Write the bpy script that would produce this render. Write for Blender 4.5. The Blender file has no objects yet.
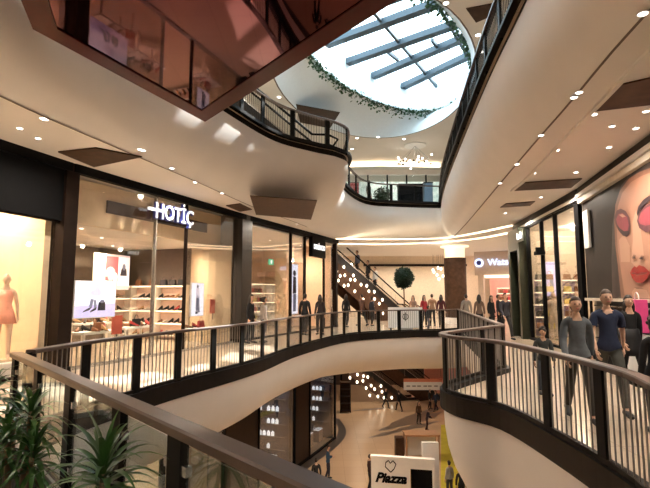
import bpy, bmesh, math, random
from mathutils import Vector, Matrix, Euler
random.seed(7)
SC = bpy.context.scene
COL = SC.collection
R = math.radians
# ------------------------------------------------------------------ camera
EYE = 1.7
F = 473.0
PITCH = R(6.15)
cam_d = bpy.data.cameras.new('camera')
cam_d.sensor_width = 36.0
cam_d.lens = F / 650.0 * 36.0
cam_d.clip_start = 0.05
cam_d.clip_end = 400
cam = bpy.data.objects.new('camera', cam_d)
COL.objects.link(cam)
cam.location = (0, 0, EYE)
cam.rotation_euler = (R(90) + PITCH, 0, 0)
SC.camera = cam
# ------------------------------------------------------------------ view
SC.view_settings.view_transform = 'Standard'
SC.view_settings.look = 'None'
SC.view_settings.exposure = 1.1
SC.view_settings.gamma = 1.0
SC.view_settings.use_curve_mapping = False
# ------------------------------------------------------------------ daylight
w = bpy.data.worlds.new('sky')
SC.world = w
w.use_nodes = True
w.node_tree.nodes['Background'].inputs[0].default_value = (0.70, 0.91, 1.0, 1)
w.node_tree.nodes['Background'].inputs[1].default_value = 3.6
sd = bpy.data.lights.new('sun', 'SUN')
sd.energy = 9.0
sd.angle = R(0.6)
sd.color = (1.0, 0.95, 0.88)
sun = bpy.data.objects.new('sun', sd)
COL.objects.link(sun)
sun.rotation_euler = Vector((-.50, -.57, -.8)).to_track_quat('-Z', 'Y').to_euler()

WARM = (1.0, 0.87, 0.73)
def lamp(x, y, z, power, color=WARM, size=0.12, spot=None, name='ceiling_lamp_light'):
    d = bpy.data.lights.new(name, 'SPOT' if spot else 'POINT')
    d.energy = power
    d.color = color
    d.shadow_soft_size = size
    if spot:
        d.spot_size = R(spot)
        d.spot_blend = .9
    o = bpy.data.objects.new(name, d)
    COL.objects.link(o)
    o.location = (x, y, z)
    return o
def area(x, y, z, sx, sy, power, color=WARM, rot=(0, 0, 0)):
    d = bpy.data.lights.new('area_light', 'AREA')
    d.shape = 'RECTANGLE'; d.size = sx; d.size_y = sy
    d.energy = power; d.color = color
    o = bpy.data.objects.new('area_light', d)
    COL.objects.link(o); o.location = (x, y, z); o.rotation_euler = rot
    return o

# ------------------------------------------------------------------ helpers
def ray(u, v):
    a = 244.0 - v
    return (u - 325.0, F * math.cos(PITCH) - a * math.sin(PITCH), F * math.sin(PITCH) + a * math.cos(PITCH))
def at(u, v, z):
    x, y, k = ray(u, v)
    t = (z - EYE) / k
    return Vector((x * t, y * t, z))
def atY(u, v, Y):
    x, y, k = ray(u, v)
    return Vector((x * Y / y, Y, EYE + k * Y / y))

MATS = {}
def mat(name, c, rough=.6, metal=0.0, emit=0.0, ecol=None, var=.06, scale=8.0, bump=0.0, spec=.5, coat=0.0):
    if name in MATS: return MATS[name]
    m = bpy.data.materials.new(name); m.use_nodes = True
    nt = m.node_tree; b = nt.nodes['Principled BSDF']
    c4 = (c[0], c[1], c[2], 1)
    b.inputs['Roughness'].default_value = rough
    b.inputs['Metallic'].default_value = metal
    b.inputs['Specular IOR Level'].default_value = spec
    if coat: b.inputs['Coat Weight'].default_value = coat; b.inputs['Coat Roughness'].default_value = .05
    tc = nt.nodes.new('ShaderNodeTexCoord')
    no = nt.nodes.new('ShaderNodeTexNoise'); no.inputs['Scale'].default_value = scale
    no.inputs['Detail'].default_value = 3
    nt.links.new(tc.outputs['Object'], no.inputs['Vector'])
    cr = nt.nodes.new('ShaderNodeValToRGB')
    cr.color_ramp.elements[0].position = .3; cr.color_ramp.elements[1].position = .7
    cr.color_ramp.elements[0].color = (c[0]*(1-var), c[1]*(1-var), c[2]*(1-var), 1)
    cr.color_ramp.elements[1].color = (min(1, c[0]*(1+var)), min(1, c[1]*(1+var)), min(1, c[2]*(1+var)), 1)
    nt.links.new(no.outputs['Fac'], cr.inputs['Fac'])
    nt.links.new(cr.outputs['Color'], b.inputs['Base Color'])
    if bump:
        bp = nt.nodes.new('ShaderNodeBump'); bp.inputs['Strength'].default_value = bump; bp.inputs['Distance'].default_value = .01
        nt.links.new(no.outputs['Fac'], bp.inputs['Height']); nt.links.new(bp.outputs['Normal'], b.inputs['Normal'])
    if emit:
        e = ecol or c
        b.inputs['Emission Color'].default_value = (e[0], e[1], e[2], 1)
        b.inputs['Emission Strength'].default_value = emit
    MATS[name] = m
    return m
def glass(name, tint=(1, 1, 1), refl=.12, rough=0.0):
    if name in MATS: return MATS[name]
    m = bpy.data.materials.new(name); m.use_nodes = True
    nt = m.node_tree; nt.nodes.clear()
    o = nt.nodes.new('ShaderNodeOutputMaterial'); mx = nt.nodes.new('ShaderNodeMixShader')
    t = nt.nodes.new('ShaderNodeBsdfTransparent'); g = nt.nodes.new('ShaderNodeBsdfGlossy')
    fr = nt.nodes.new('ShaderNodeLayerWeight'); fr.inputs['Blend'].default_value = .25
    mt = nt.nodes.new('ShaderNodeMath'); mt.operation = 'MULTIPLY_ADD'
    mt.inputs[1].default_value = .4; mt.inputs[2].default_value = refl
    t.inputs[0].default_value = (*tint, 1); g.inputs['Roughness'].default_value = rough
    nt.links.new(fr.outputs['Fresnel'], mt.inputs[0]); nt.links.new(mt.outputs[0], mx.inputs[0])
    nt.links.new(t.outputs[0], mx.inputs[1]); nt.links.new(g.outputs[0], mx.inputs[2]); nt.links.new(mx.outputs[0], o.inputs[0])
    MATS[name] = m
    return m

CREAM = mat('cream plaster', (.80, .77, .74), .55, var=.02, scale=1.5)
CEIL = mat('ceiling plaster', (.80, .755, .70), .7, var=.02, scale=1.0)
WALLC = mat('beige wall', (.74, .62, .48), .7, var=.04, scale=1.2)
WHITE = mat('white paint', (.85, .84, .82), .5, var=.02)
WOOD = mat('brown wood panel', (.065, .034, .020), .5, var=.25, scale=5, spec=.15)
DARKW = mat('dark brown column', (.014, .008, .006), .45, var=.2, scale=4, spec=.1)
DARK = mat('dark bronze metal', (.010, .009, .008), .5, 0, var=.15, scale=12, spec=.1)
EDGE = mat('slab edge metal', (.016, .013, .011), .5, 0, var=.12, spec=.12)
HAND = mat('bronze handrail', (.10, .066, .052), .34, .1, var=.12, scale=6, spec=.35)
GREEND = mat('greenish black frame', (.035, .04, .025), .3, .3, var=.1)
BARM = mat('brushed baluster metal', (.22, .205, .19), .4, .4, var=.1)
BLACK = mat('black', (.006, .006, .0065), .6, var=.1, spec=.05)
CHROME = mat('brushed steel', (.6, .6, .6), .25, .9, var=.05)
GLS = glass('shop glass', (.98, .98, .97), .02)
GRN = glass('green railing glass', (.90, .97, .97), .03)
SKYG = glass('skylight glass', (.93, .97, 1), .03)
LAMP = mat('warm lamp', (1, .86, .66), .5, emit=5, ecol=(1, .82, .58))
LAMPW = mat('white lamp', (1, 1, 1), .5, emit=5, ecol=(1, .93, .82))
COVE = mat('cove light strip', (1, .8, .6), .5, emit=1.6, ecol=(1, .80, .55))

def floor_mat(name, c1, c2, rough, sc=.9):
    m = bpy.data.materials.new(name); m.use_nodes = True; nt = m.node_tree; b = nt.nodes['Principled BSDF']
    tc = nt.nodes.new('ShaderNodeTexCoord'); br = nt.nodes.new('ShaderNodeTexBrick')
    br.offset = 0.0
    br.inputs['Color1'].default_value = (*c1, 1); br.inputs['Color2'].default_value = (*c2, 1)
    br.inputs['Mortar'].default_value = (c1[0]*.7, c1[1]*.7, c1[2]*.7, 1)
    br.inputs['Scale'].default_value = sc; br.inputs['Mortar Size'].default_value = .006
    br.inputs['Brick Width'].default_value = 1.0; br.inputs['Row Height'].default_value = 1.0
    nt.links.new(tc.outputs['Object'], br.inputs['Vector']); nt.links.new(br.outputs['Color'], b.inputs['Base Color'])
    b.inputs['Roughness'].default_value = rough
    return m
FLOOR = floor_mat('polished stone tiles', (.60, .49, .37), (.57, .46, .35), .16)
FLOORL = floor_mat('pale stone tiles', (.66, .48, .32), (.62, .45, .30), .22)

class MB:
    def __init__(s): s.bm = bmesh.new(); s.mi = 0
    def _f(s, vs):
        try:
            f = s.bm.faces.new(vs); f.material_index = s.mi; return f
        except ValueError: return None
    def box(s, c, d, rz=0.0, M=None):
        hx, hy, hz = d[0]/2, d[1]/2, d[2]/2
        m = Matrix.Translation(c) @ (M if M else Matrix.Rotation(rz, 4, 'Z'))
        v = [s.bm.verts.new(m @ Vector((x*hx, y*hy, z*hz))) for x in (-1, 1) for y in (-1, 1) for z in (-1, 1)]
        for q in ((0,1,3,2),(4,6,7,5),(0,4,5,1),(2,3,7,6),(0,2,6,4),(1,5,7,3)): s._f([v[i] for i in q])
        return s
    def bar(s, a, b, wd, h):
        a = Vector(a); b = Vector(b); d = b - a; L = d.length
        q = d.to_track_quat('Y', 'Z').to_matrix().to_4x4()
        return s.box((a + b)/2, (wd, L, h), M=q)
    def tube(s, pts, rs, n=8, flat=1.0, cap=True):
        pts = [Vector(p) for p in pts]
        if not hasattr(rs, '__len__'): rs = [rs]*len(pts)
        up = None; rings = []
        for i, p in enumerate(pts):
            t = (pts[min(i+1, len(pts)-1)] - pts[max(i-1, 0)])
            if t.length < 1e-9: t = Vector((0, 0, 1))
            t.normalize()
            if up is None:
                up = t.orthogonal().normalized()
            up = (up - t*up.dot(t))
            if up.length < 1e-6: up = t.orthogonal()
            up.normalize(); sd_ = t.cross(up)
            rings.append([s.bm.verts.new(p + (up*math.cos(2*math.pi*k/n) + sd_*math.sin(2*math.pi*k/n)*flat)*rs[i]) for k in range(n)])
        for a, b in zip(rings, rings[1:]):
            for k in range(n): s._f([a[k], a[(k+1) % n], b[(k+1) % n], b[k]])
        if cap: s._f(rings[0][::-1]); s._f(rings[-1])
        return s
    def lathe(s, prof, c=(0, 0, 0), n=16, sy=1.0):
        rings = []
        for r, z in prof:
            rings.append([s.bm.verts.new((c[0] + r*math.cos(2*math.pi*k/n), c[1] + sy*r*math.sin(2*math.pi*k/n), c[2] + z)) for k in range(n)])
        for a, b in zip(rings, rings[1:]):
            for k in range(n): s._f([a[k], a[(k+1) % n], b[(k+1) % n], b[k]])
        s._f(rings[0][::-1]); s._f(rings[-1])
        return s
    def ball(s, c, r, seg=12, rg=8, fn=None):
        rings = []
        top = s.bm.verts.new(_bp(c, r, 0, 1, 0, fn) if 0 else Vector(c) + _sph(r, 0, 0, fn))
        bot = s.bm.verts.new(Vector(c) + _sph(r, math.pi, 0, fn))
        for i in range(1, rg):
            rings.append([s.bm.verts.new(Vector(c) + _sph(r, math.pi*i/rg, 2*math.pi*k/seg, fn)) for k in range(seg)])
        for k in range(seg):
            s._f([top, rings[0][k], rings[0][(k+1) % seg]])
            s._f([bot, rings[-1][(k+1) % seg], rings[-1][k]])
        for a, b in zip(rings, rings[1:]):
            for k in range(seg): s._f([a[k], b[k], b[(k+1) % seg], a[(k+1) % seg]])
        return s
    def poly(s, pts, th=None, nrm=(0, 0, 1)):
        a = [s.bm.verts.new(p) for p in pts]
        s._f(a)
        if th:
            n = Vector(nrm)*th
            b = [s.bm.verts.new(Vector(p) - n) for p in pts]
            s._f(b[::-1])
            k = len(a)
            for i in range(k): s._f([a[i], b[i], b[(i+1) % k], a[(i+1) % k]])
        return s
    def strip(s, rows, closed=False):
        g = [[s.bm.verts.new(p) for p in row] for row in rows]
        m = len(g) if closed else len(g)-1
        for i in range(m):
            a, b = g[i], g[(i+1) % len(g)]
            for k in range(len(a)-1): s._f([a[k], b[k], b[k+1], a[k+1]])
        return s
    def build(s, name, m, parent=None, smooth=False, loc=None, rz=0.0):
        bmesh.ops.recalc_face_normals(s.bm, faces=s.bm.faces)
        me = bpy.data.meshes.new(name); s.bm.to_mesh(me); s.bm.free()
        for x in (m if isinstance(m, (list, tuple)) else [m]): me.materials.append(x)
        if smooth:
            for p in me.polygons: p.use_smooth = True
        o = bpy.data.objects.new(name, me); COL.objects.link(o)
        if parent: o.parent = parent
        if loc is not None: o.location = loc
        if rz: o.rotation_euler.z = rz
        return o
def _sph(r, th, ph, fn):
    p = Vector((math.sin(th)*math.cos(ph), math.sin(th)*math.sin(ph), math.cos(th)))
    if not hasattr(r, '__len__'): r = (r, r, r)
    q = Vector((p.x*r[0], p.y*r[1], p.z*r[2]))
    return Vector(fn(p, q)) if fn else q
def empty(name, loc=(0, 0, 0), rz=0.0):
    o = bpy.data.objects.new(name, None); COL.objects.link(o); o.location = loc; o.rotation_euler.z = rz
    o.empty_display_size = .1
    return o
def tag(o, label, cat, group=None, kind=None):
    o['label'] = label; o['category'] = cat
    if group: o['group'] = group
    if kind: o['kind'] = kind
    return o
def struct(o):
    o['kind'] = 'structure'; return o
def dup(root, loc, rz=None, label=None, group=None, sc=None):
    r = root.copy(); COL.objects.link(r); r.location = loc
    if rz is not None: r.rotation_euler.z = rz
    if sc: r.scale = (sc, sc, sc)
    if label: r['label'] = label
    if group: r['group'] = group
    for ch in root.children:
        c = ch.copy(); COL.objects.link(c); c.parent = r
        for g in ch.children:
            d = g.copy(); COL.objects.link(d); d.parent = c
    return r
def text_bm(body, size, th=.02, align='CENTER', shear=0.0, bold=0.0):
    cu = bpy.data.curves.new('t', 'FONT'); cu.body = body; cu.size = size; cu.extrude = th/2; cu.align_x = align; cu.align_y = 'CENTER'
    cu.shear = shear; cu.offset = bold; cu.resolution_u = 3
    o = bpy.data.objects.new('t', cu); COL.objects.link(o)
    bpy.context.view_layer.update()
    me = bpy.data.meshes.new_from_object(o.evaluated_get(bpy.context.evaluated_depsgraph_get()))
    bpy.data.objects.remove(o)
    return me
def text_obj(name, body, size, m, loc, rz, parent=None, th=.02, shear=0.0, bold=0.0, sx=1.0, align='CENTER'):
    me = text_bm(body, size, th, align, shear, bold); me.materials.clear(); me.materials.append(m)
    o = bpy.data.objects.new(name, me); COL.objects.link(o)
    if parent: o.parent = parent
    o.location = loc; o.rotation_euler = (R(90), 0, rz); o.scale = (sx, 1, 1)
    return o
def crom(pts, per=6):
    out = []
    n = len(pts)
    P = [Vector(p) for p in pts]
    for i in range(n-1):
        p0 = P[i-1] if i else P[0]*2 - P[1]
        p1, p2 = P[i], P[i+1]
        p3 = P[i+2] if i+2 < n else P[-1]*2 - P[-2]
        for k in range(per):
            t = k/per
            out.append(.5*((2*p1) + (p2-p0)*t + (2*p0-5*p1+4*p2-p3)*t*t + (3*p1-p0-3*p2+p3)*t**3))
    out.append(P[-1])
    return out
def resample(path, step):
    L = [0]
    for a, b in zip(path, path[1:]): L.append(L[-1] + (b-a).length)
    n = max(1, round(L[-1]/step)); out = []
    j = 0
    for i in range(n+1):
        d = L[-1]*i/n
        while j < len(L)-2 and L[j+1] < d: j += 1
        seg = L[j+1]-L[j]
        out.append(path[j].lerp(path[j+1], (d-L[j])/seg if seg else 0))
    return out

# ------------------------------------------------------------------ plan of the building
Z0, Z1, Z2, Z3 = -8.3, 0.0, 6.6, 11.3        # lower floor, our floor, upper floor, top ceiling
C1, C2 = -1.9, 4.7                            # ceiling of the lower floor, ceiling of ours
X0, X1, Y0, Y1 = -16.0, 19.0, -7.0, 58.0
# every void: sections of (edge x, edge y, inset x, inset y)
NEAR = [(-3.6, 5.62, -4.9, 5.0), (.05, 1.68, -.75, .95), (.75, .93, -.1, .1)]
NEARB = [(.75, .93, -.1, .1), (1.2, .75, 1.5, -.3), (1.8, 1.2, 2.6, .6), (2.2, 2.3, 3.0, 2.1), (2.47, 3.55, 3.2, 3.4), (2.66, 4.3, 3.4, 4.2),
         (2.68, 5.6, 3.4, 5.5), (2.56, 7.0, 3.25, 6.9), (2.13, 7.75, 2.95, 7.4), (2.06, 8.45, 2.9, 7.9), (2.4, 9.0, 3.1, 8.4), (4.0, 10.8, 4.7, 10.4)]
FARR = [(4.0, 10.8, 4.7, 10.4), (6.34, 22.8, 7.2, 24.3)]
LEFT = [(6.34, 22.8, 7.2, 24.3), (5.4, 22.1, 5.6, 23.8), (3.4, 21.5, 3.3, 23.5), (.95, 19.7, -.2, 21.3), (-.82, 15.4, -2.3, 16.5), (-1.58, 12.3, -3.1, 13.0),
        (-2.0, 11.0, -3.5, 11.7), (-2.45, 9.9, -4.0, 10.5), (-2.83, 8.95, -4.4, 9.5), (-3.13, 8.05, -4.7, 8.3), (-3.45, 7.0, -5.0, 7.2), (-3.6, 5.62, -4.9, 5.0)]
def section(sec, per=5):
    e = crom([Vector((a, b, 0)) for a, b, c, d in sec], per); i = crom([Vector((c, d, 0)) for a, b, c, d in sec], per)
    return e, i
def chain(secs, per=5):
    E, I = [], []
    for s_ in secs:
        e, i = section(s_, per if len(s_) > 3 else 1)
        E += e[:-1]; I += i[:-1]
    return E, I
V1E, V1I = chain([NEAR, NEARB, FARR, LEFT])
L2A = [(-4.7, -1.5, -5.6, -2.2), (-4.55, 2, -5.5, 2), (-4.1, 6.5, -4.98, 6.6), (-3.3, 9.7, -4.12, 9.9), (-2.5, 12, -3.4, 12.4), (-1.55, 14.1, -2.75, 14.9),
       (-.4, 15.2, -2.2, 16.8), (.45, 15.85, -1.5, 18.6), (.85, 16.9, -.9, 20.4), (.72, 20.3, -.2, 22.6), (2.1, 24.2, 1.5, 25.7), (4.2, 25.1, 4.2, 26.7), (6.3, 25.4, 7.0, 26.6)]
L2B = [(6.3, 25.4, 7.0, 26.6), (5.2, 20, 6.0, 20), (3.8, 11.3, 4.52, 11.3), (3.28, 7.4, 3.88, 7.4), (2.85, 4, 3.36, 4), (2.5, -1.5, 3.0, -2.2)]
L2C = [(2.5, -1.5, 3.0, -2.2), (-4.7, -1.5, -5.6, -2.2)]
V2E, V2I = chain([L2A, L2B, L2C])

def slab(name, loop, z, m, outer=None):
    bm = bmesh.new()
    def ring(pts):
        vs = [bm.verts.new((p[0], p[1], z)) for p in pts]
        return [bm.edges.new((vs[i], vs[(i+1) % len(vs)])) for i in range(len(vs))]
    es = ring(outer or [(X0, Y0), (X1, Y0), (X1, Y1), (X0, Y1)])
    es += ring(loop)
    bmesh.ops.triangle_fill(bm, use_beauty=True, use_dissolve=False, edges=es)
    bmesh.ops.recalc_face_normals(bm, faces=bm.faces)
    me = bpy.data.meshes.new(name); bm.to_mesh(me); bm.free(); me.materials.append(m)
    o = bpy.data.objects.new(name, me); COL.objects.link(o)
    return struct(o)
PROF = [(0, -.2), (.015, -.55), (.06, -.85), (.16, -1.15), (.34, -1.45), (.6, -1.68), (1, -1.9)]
def fascia(name, E, I, z, m):
    b = MB()
    b.strip([[e.lerp(i, t) + Vector((0, 0, z + h)) for t, h in PROF] for e, i in zip(E, I)], True)
    return struct(b.build(name, m, smooth=True))
def edge_band(name, E, z, m, closed=True):
    b = MB(); n = len(E); rows = []
    for k, e in enumerate(E):
        t = (E[(k+1) % n] - E[k-1]).normalized(); nr = Vector((t.y, -t.x, 0))
        rows.append([e + nr*a + Vector((0, 0, z + h)) for a, h in ((.14, .0), (.14, .09), (-.06, .09), (-.06, -.21), (.0, -.21))])
    b.strip(rows, closed)
    return struct(b.build(name, m))
struct(MB().box(((X0+X1)/2, (Y0+Y1)/2, Z0-.1), (X1-X0, Y1-Y0, .2)).build('floor', FLOORL))
slab('floor', V1E, Z1, FLOOR); slab('ceiling', V1I, C1, CEIL)
slab('floor', V2E, Z2, FLOOR); slab('ceiling', V2I, C2, CEIL)
fascia('trim_1', V1E, V1I, Z1, CREAM); fascia('trim_2', V2E, V2I, Z2, CREAM)
edge_band('trim_3', V1E, Z1, EDGE); edge_band('trim_4', V2E, Z2, EDGE)
# outer walls
H = 16.5
for nm, c, d in (('wall_left', (X0, (Y0+Y1)/2, 0), (.3, Y1-Y0, 34)), ('wall_right', (X1, (Y0+Y1)/2, 0), (.3, Y1-Y0, 34)),
                 ('wall_back', ((X0+X1)/2, Y0, 0), (X1-X0, .3, 34)), ('wall_front', ((X0+X1)/2, Y1, 0), (X1-X0, .3, 34))):
    b = MB(); zt = Z3+.3; b.box((c[0], c[1], (zt+Z0)/2), (d[0], d[1], zt-Z0)); struct(b.build(nm, WALLC))
# top ceiling with oval light well
G = [at(u, v, Z3) for u, v in ((275, 78), (312, 107), (342, 127), (380, 136), (420, 134), (455, 110), (472, 75), (473, 45), (455, 15))]
G = [Vector((p.x, p.y, 0)) for p in G]
cx, cy = 2.75, 19.0
def oval(cx, cy, a, b, ang, z, n=56):
    o = []
    for k in range(n):
        t = 2*math.pi*k/n; x = a*math.cos(t); y = b*math.sin(t)
        o.append(Vector((cx + x*math.cos(ang) - y*math.sin(ang), cy + x*math.sin(ang) + y*math.cos(ang), z)))
    return o
OG = oval(2.3, 20.9, 4.4, 7.4, R(-12), 0); OL = oval(3.1, 20.8, 3.3, 7.0, R(-30), 0)
# pair the two ovals by polar angle so the cove does not twist
def polar(o, c):
    return sorted(o, key=lambda p: math.atan2(p.y - c[1], p.x - c[0]))
OG = polar(OG, (2.7, 20.85)); OL = polar(OL, (2.7, 20.85))
slab('ceiling', OG, Z3, CEIL)
COVEW = mat('light well plaster', (.80, .84, .86), .6, var=.02)
b = MB(); b.strip([[g + Vector((0, 0, Z3 + 0.0)), g.lerp(l, .25) + Vector((0, 0, Z3+.55)), g.lerp(l, .6) + Vector((0, 0, Z3+1.0)), l + Vector((0, 0, 12.6))] for g, l in zip(OG, OL)], True)
struct(b.build('trim_5', COVEW, smooth=True))
b = MB(); b.strip([[l + Vector((0, 0, 12.6)), l + Vector((0, 0, 14.4))] for l in OL], True)
struct(b.build('trim_6', COVEW, smooth=True))
# groove line round the light well
GROOVE = mat('shadow joint', (.16, .12, .10), .8, var=.05)
b = MB(); b.strip([[g + Vector((0, 0, Z3-.004)), g + (g-Vector((2.7, 20.85, 0))).normalized()*.07 + Vector((0, 0, Z3-.004))] for g in OG], True)
struct(b.build('trim_7', GROOVE))
# skylight
sk = tag(empty('skylight', (3.1, 20.8, 14.2)), 'large oval glass skylight with blue-grey steel beams above the atrium', 'skylight')
STEELB = mat('skylight beam paint', (.05, .07, .09), .5, .2, var=.06)
def loc(p): return Vector(p) - Vector((3.1, 20.8, 14.2))
m = MB(); m.poly([loc(Vector((3.1, 20.8, 14.3)) + (l + Vector((0, 0, 14.3)) - Vector((3.1, 20.8, 14.3)))*1.0) for l in OL])
m.build('glass_pane', SKYG, sk)
for (a, c) in (((335, 41), (425, 8)), ((340, 65), (462, 22)), ((369, 78), (464, 38)), ((398, 89), (466, 57)), ((425, 100), (468, 76)), ((330, 20), (420, -12)), ((330, -4), (410, -34))):
    p, q = at(*a, 13.95), at(*c, 13.95); d = (q-p).normalized()
    # clip the beam to the oval
    pts = [p + d*t*.1 for t in range(-90, 170)]
    def inside(x): 
        r = x - Vector((3.1, 20.8, x.z)); ma = r.x*.5 + r.y*.866; mi = r.x*.866 - r.y*.5
        return (ma/7.0)**2 + (mi/3.3)**2 < 1.0
    pts = [x for x in pts if inside(x)]
    if len(pts) > 4: MB().bar(loc(pts[0]), loc(pts[-1]), .40, .30).build('beam', STEELB, sk)
for (a, c) in (((374, 12), (448, 100)), ((388, 52), (398, 60)), ((432, 40), (440, 50)), ((430, -10), (470, 60))):
    p, q = at(*a, 14.0), at(*c, 14.0)
    MB().bar(loc(p), loc(q), .14, .18).build('cross_beam', STEELB, sk)
# hanging greenery on the lip
LEAF1 = mat('trailing leaves', (.03, .09, .04), .6, var=.4, scale=6)
g = MB(); rnd = random.Random(3)
for k in range(len(OL)):
    for j in range(60):
        p = OL[k].lerp(OL[(k+1) % len(OL)], rnd.random()) + Vector((rnd.uniform(-.1, .1), rnd.uniform(-.1, .1), 12.6 + rnd.uniform(-.62, .15)*rnd.random()))
        s_ = rnd.uniform(.08, .17); a = rnd.uniform(0, 6.3); d = Vector((math.cos(a), math.sin(a), -.6))*s_; e = Vector((-math.sin(a), math.cos(a), rnd.uniform(-.4, .4)))*s_*.5
        g.poly([p, p + d*.5 + e, p + d, p + d*.5 - e])
tag(g.build('hanging_greenery', LEAF1), 'ring of trailing green leaves along the lip of the skylight well', 'plants', kind='stuff')

# ------------------------------------------------------------------ lights of the building
def downlight(p, group, label, r=.046, nrm=None, on=True, m=None):
    b = MB(); b.lathe([(r*1.35, .0), (r*1.35, -.012), (r*1.05, -.012), (r*1.05, .0)], n=12)
    o = b.build('downlight', WHITE, loc=p)
    tag(o, label, 'ceiling light', group)
    l = MB(); l.lathe([(r, -.004), (r*.9, -.014)], n=12); l.build('lens', m or (LAMPW if on else BLACK), o)
    return o
for (u, v) in ((38, 138), (43, 118), (14, 100) if 0 else (45, 119), (140, 149), (143, 150), (195, 182), (222, 193), (262, 214), (297, 224), (20, 128), (172, 168)):
    downlight(at(u, v, C2), 'downlights over the left gallery', 'small recessed downlight in the cream ceiling over the left gallery')
for (u, v) in ((643, 13), (579, 92), (574, 97), (541, 135), (517, 164), (500, 183)):
    downlight(at(u, v, C2), 'downlights along the right soffit joint', 'bright recessed downlight along the joint of the right-hand soffit')
for (u, v) in ((594, 114), (609, 147), (576, 172), (557, 150), (534, 173), (612, 126), (646, 111), (636, 128), (541, 197), (526, 205), (505, 213), (566, 185)):
    downlight(at(u, v, C2), 'downlights over the right gallery', 'small recessed downlight in the ceiling over the right-hand gallery')
for (u, v) in ((279, 97), (305, 116), (357, 138), (378, 137), (404, 139), (352, 149), (330, 119), (345, 156), (481, 52), (446, 3), (478, 35), (420, 143)):
    downlight(at(u, v, Z3), 'downlights in the top ceiling', 'tiny downlight in the top ceiling beside the skylight well', r=.09)
# working lamps: ours
for (x, y, p) in ((-5.6, 4.0, 90), (-4.9, 9.2, 90), (-3.9, 13.3, 90), (-2.1, 18.2, 80), (5.2, 5.5, 110), (5.0, 9.0, 120), (6.6, 13.5, 110), (7.4, 18, 110), (3.4, 29, 130), (9.0, 26, 130), (12, 29, 90), (1.5, 26.2, 60), (5.6, 34.2, 120), (1.2, 34.0, 120), (9.5, 34.5, 80)):
    lamp(x, y, C2-.06, p*2.6, size=.08, spot=165)
for (x, y, p) in ((-1.0, -3.5, 160), (-5, -3, 90), (5, -3, 90)):
    lamp(x, y, C2-.06, p*1.3, size=.1, spot=165)
for (x, y, p) in ((-5, 12, 160), (-4, 20, 160), (7, 30, 200), (1, 31, 200), (9, 16, 160), (0, 3, 260), (8, 6, 100)):
    lamp(x, y, Z3-.06, p*1.5, color=(1, .86, .72), size=.1, spot=165)
for (x, y, p) in ((1.5, 12, 350), (2, 22, 500), (3.5, 31, 500), (3, 42, 500), (6, 26, 300), (-1.5, 18, 200), (6, 50, 400), (8, 38, 300)):
    lamp(x, y, C1-.3, p*.62, size=.1, color=(1, .76, .54), spot=150)
# cove strips in the far ceiling
def cove(pts, z, wd, label):
    P = crom([at(u, v, z) for u, v in pts], 5); b = MB(); rows = []
    for k, p in enumerate(P):
        t = (P[min(k+1, len(P)-1)] - P[max(k-1, 0)]).normalized(); n = Vector((t.y, -t.x, 0))
        rows.append([p + n*wd, p - n*wd, p - n*wd - Vector((0, 0, .03)), p + n*wd - Vector((0, 0, .03)), p + n*wd])
    b.strip(rows); return tag(b.build('cove_light', COVE), label, 'ceiling light', 'curved cove lights in the far ceiling')
cove([(336, 238.5), (380, 239), (440, 238), (475, 233), (513, 225)], C2, .11, 'front one of two long curved cove light lines under the far ceiling')
cove([(338, 243.5), (385, 244), (440, 242), (480, 238), (512, 232)], C2, .13, 'rear one of two long curved cove light lines under the far ceiling')
P = [at(u, v, Z3) for u, v in ((335, 163), (380, 161.5), (440, 163))]
b = MB(); 
for a_, c_ in zip(P, P[1:]): b.bar(a_-Vector((0, 0, .2)), c_-Vector((0, 0, .2)), .3, .2)
tag(b.build('cove_light', COVE), 'thin warm cove light line across the upper floor ceiling', 'ceiling light')
# brown soffit panels
def cpanel(pts, z, label, g='brown ceiling panels'):
    b = MB(); b.poly([at(u, v, z) - Vector((0, 0, .03)) for u, v in pts], .026, (0, 0, -1))
    return tag(b.build('ceiling_panel', WOOD), label, 'ceiling panel', g)
cpanel(((58, 151), (96, 147), (142, 156), (94, 166)), C2, 'brown lozenge ceiling panel over the left gallery near the shoe store')
cpanel(((226, 205), (240, 203), (252, 209), (240, 211)), C2, 'small brown ceiling panel left of the big one above the black sign')
cpanel(((250, 195), (317, 200), (311, 219), (256, 214)), C2-.02, 'brown ceiling panel above the black shop sign')
cpanel(((594, 110), (618, 84), (680, 70), (680, 100)), C2, 'large brown ceiling panel nearest on the right-hand ceiling')
cpanel(((514, 190), (523, 182), (582, 178), (571, 187)), C2, 'long brown ceiling panel before the right-hand corner shop')
cpanel(((500, 207), (506, 203), (535, 201), (530, 205)), C2, 'farthest small brown ceiling panel on the right')
cpanel(((466, 8), (492, 3), (488, 17), (476, 22)), Z3, 'brown panel in the top ceiling right of the skylight')
cpanel(((296, 104), (340, 112), (330, 128), (300, 122)), Z3-.05, 'dark brown panel in the top ceiling behind the upper escalator')
# joint line along the soffits
def joint(name, pts):
    b = MB(); P = pts; rows = []
    for k, p in enumerate(P):
        t = (P[min(k+1, len(P)-1)] - P[max(k-1, 0)]).normalized(); n = Vector((t.y, -t.x, 0))
        rows.append([p + n*.02, p - n*.02])
    b.strip(rows); struct(b.build(name, GROOVE))
nA = (len(L2A)-1)*5
joint('trim_8', [p + Vector((0, 0, C2-.006)) for p in V2I[3:nA-18]])
nB = nA + (len(L2B)-1)*5
joint('trim_9', [p + Vector((0, 0, C2-.006)) for p in V2I[nA+2:nB]])
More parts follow.
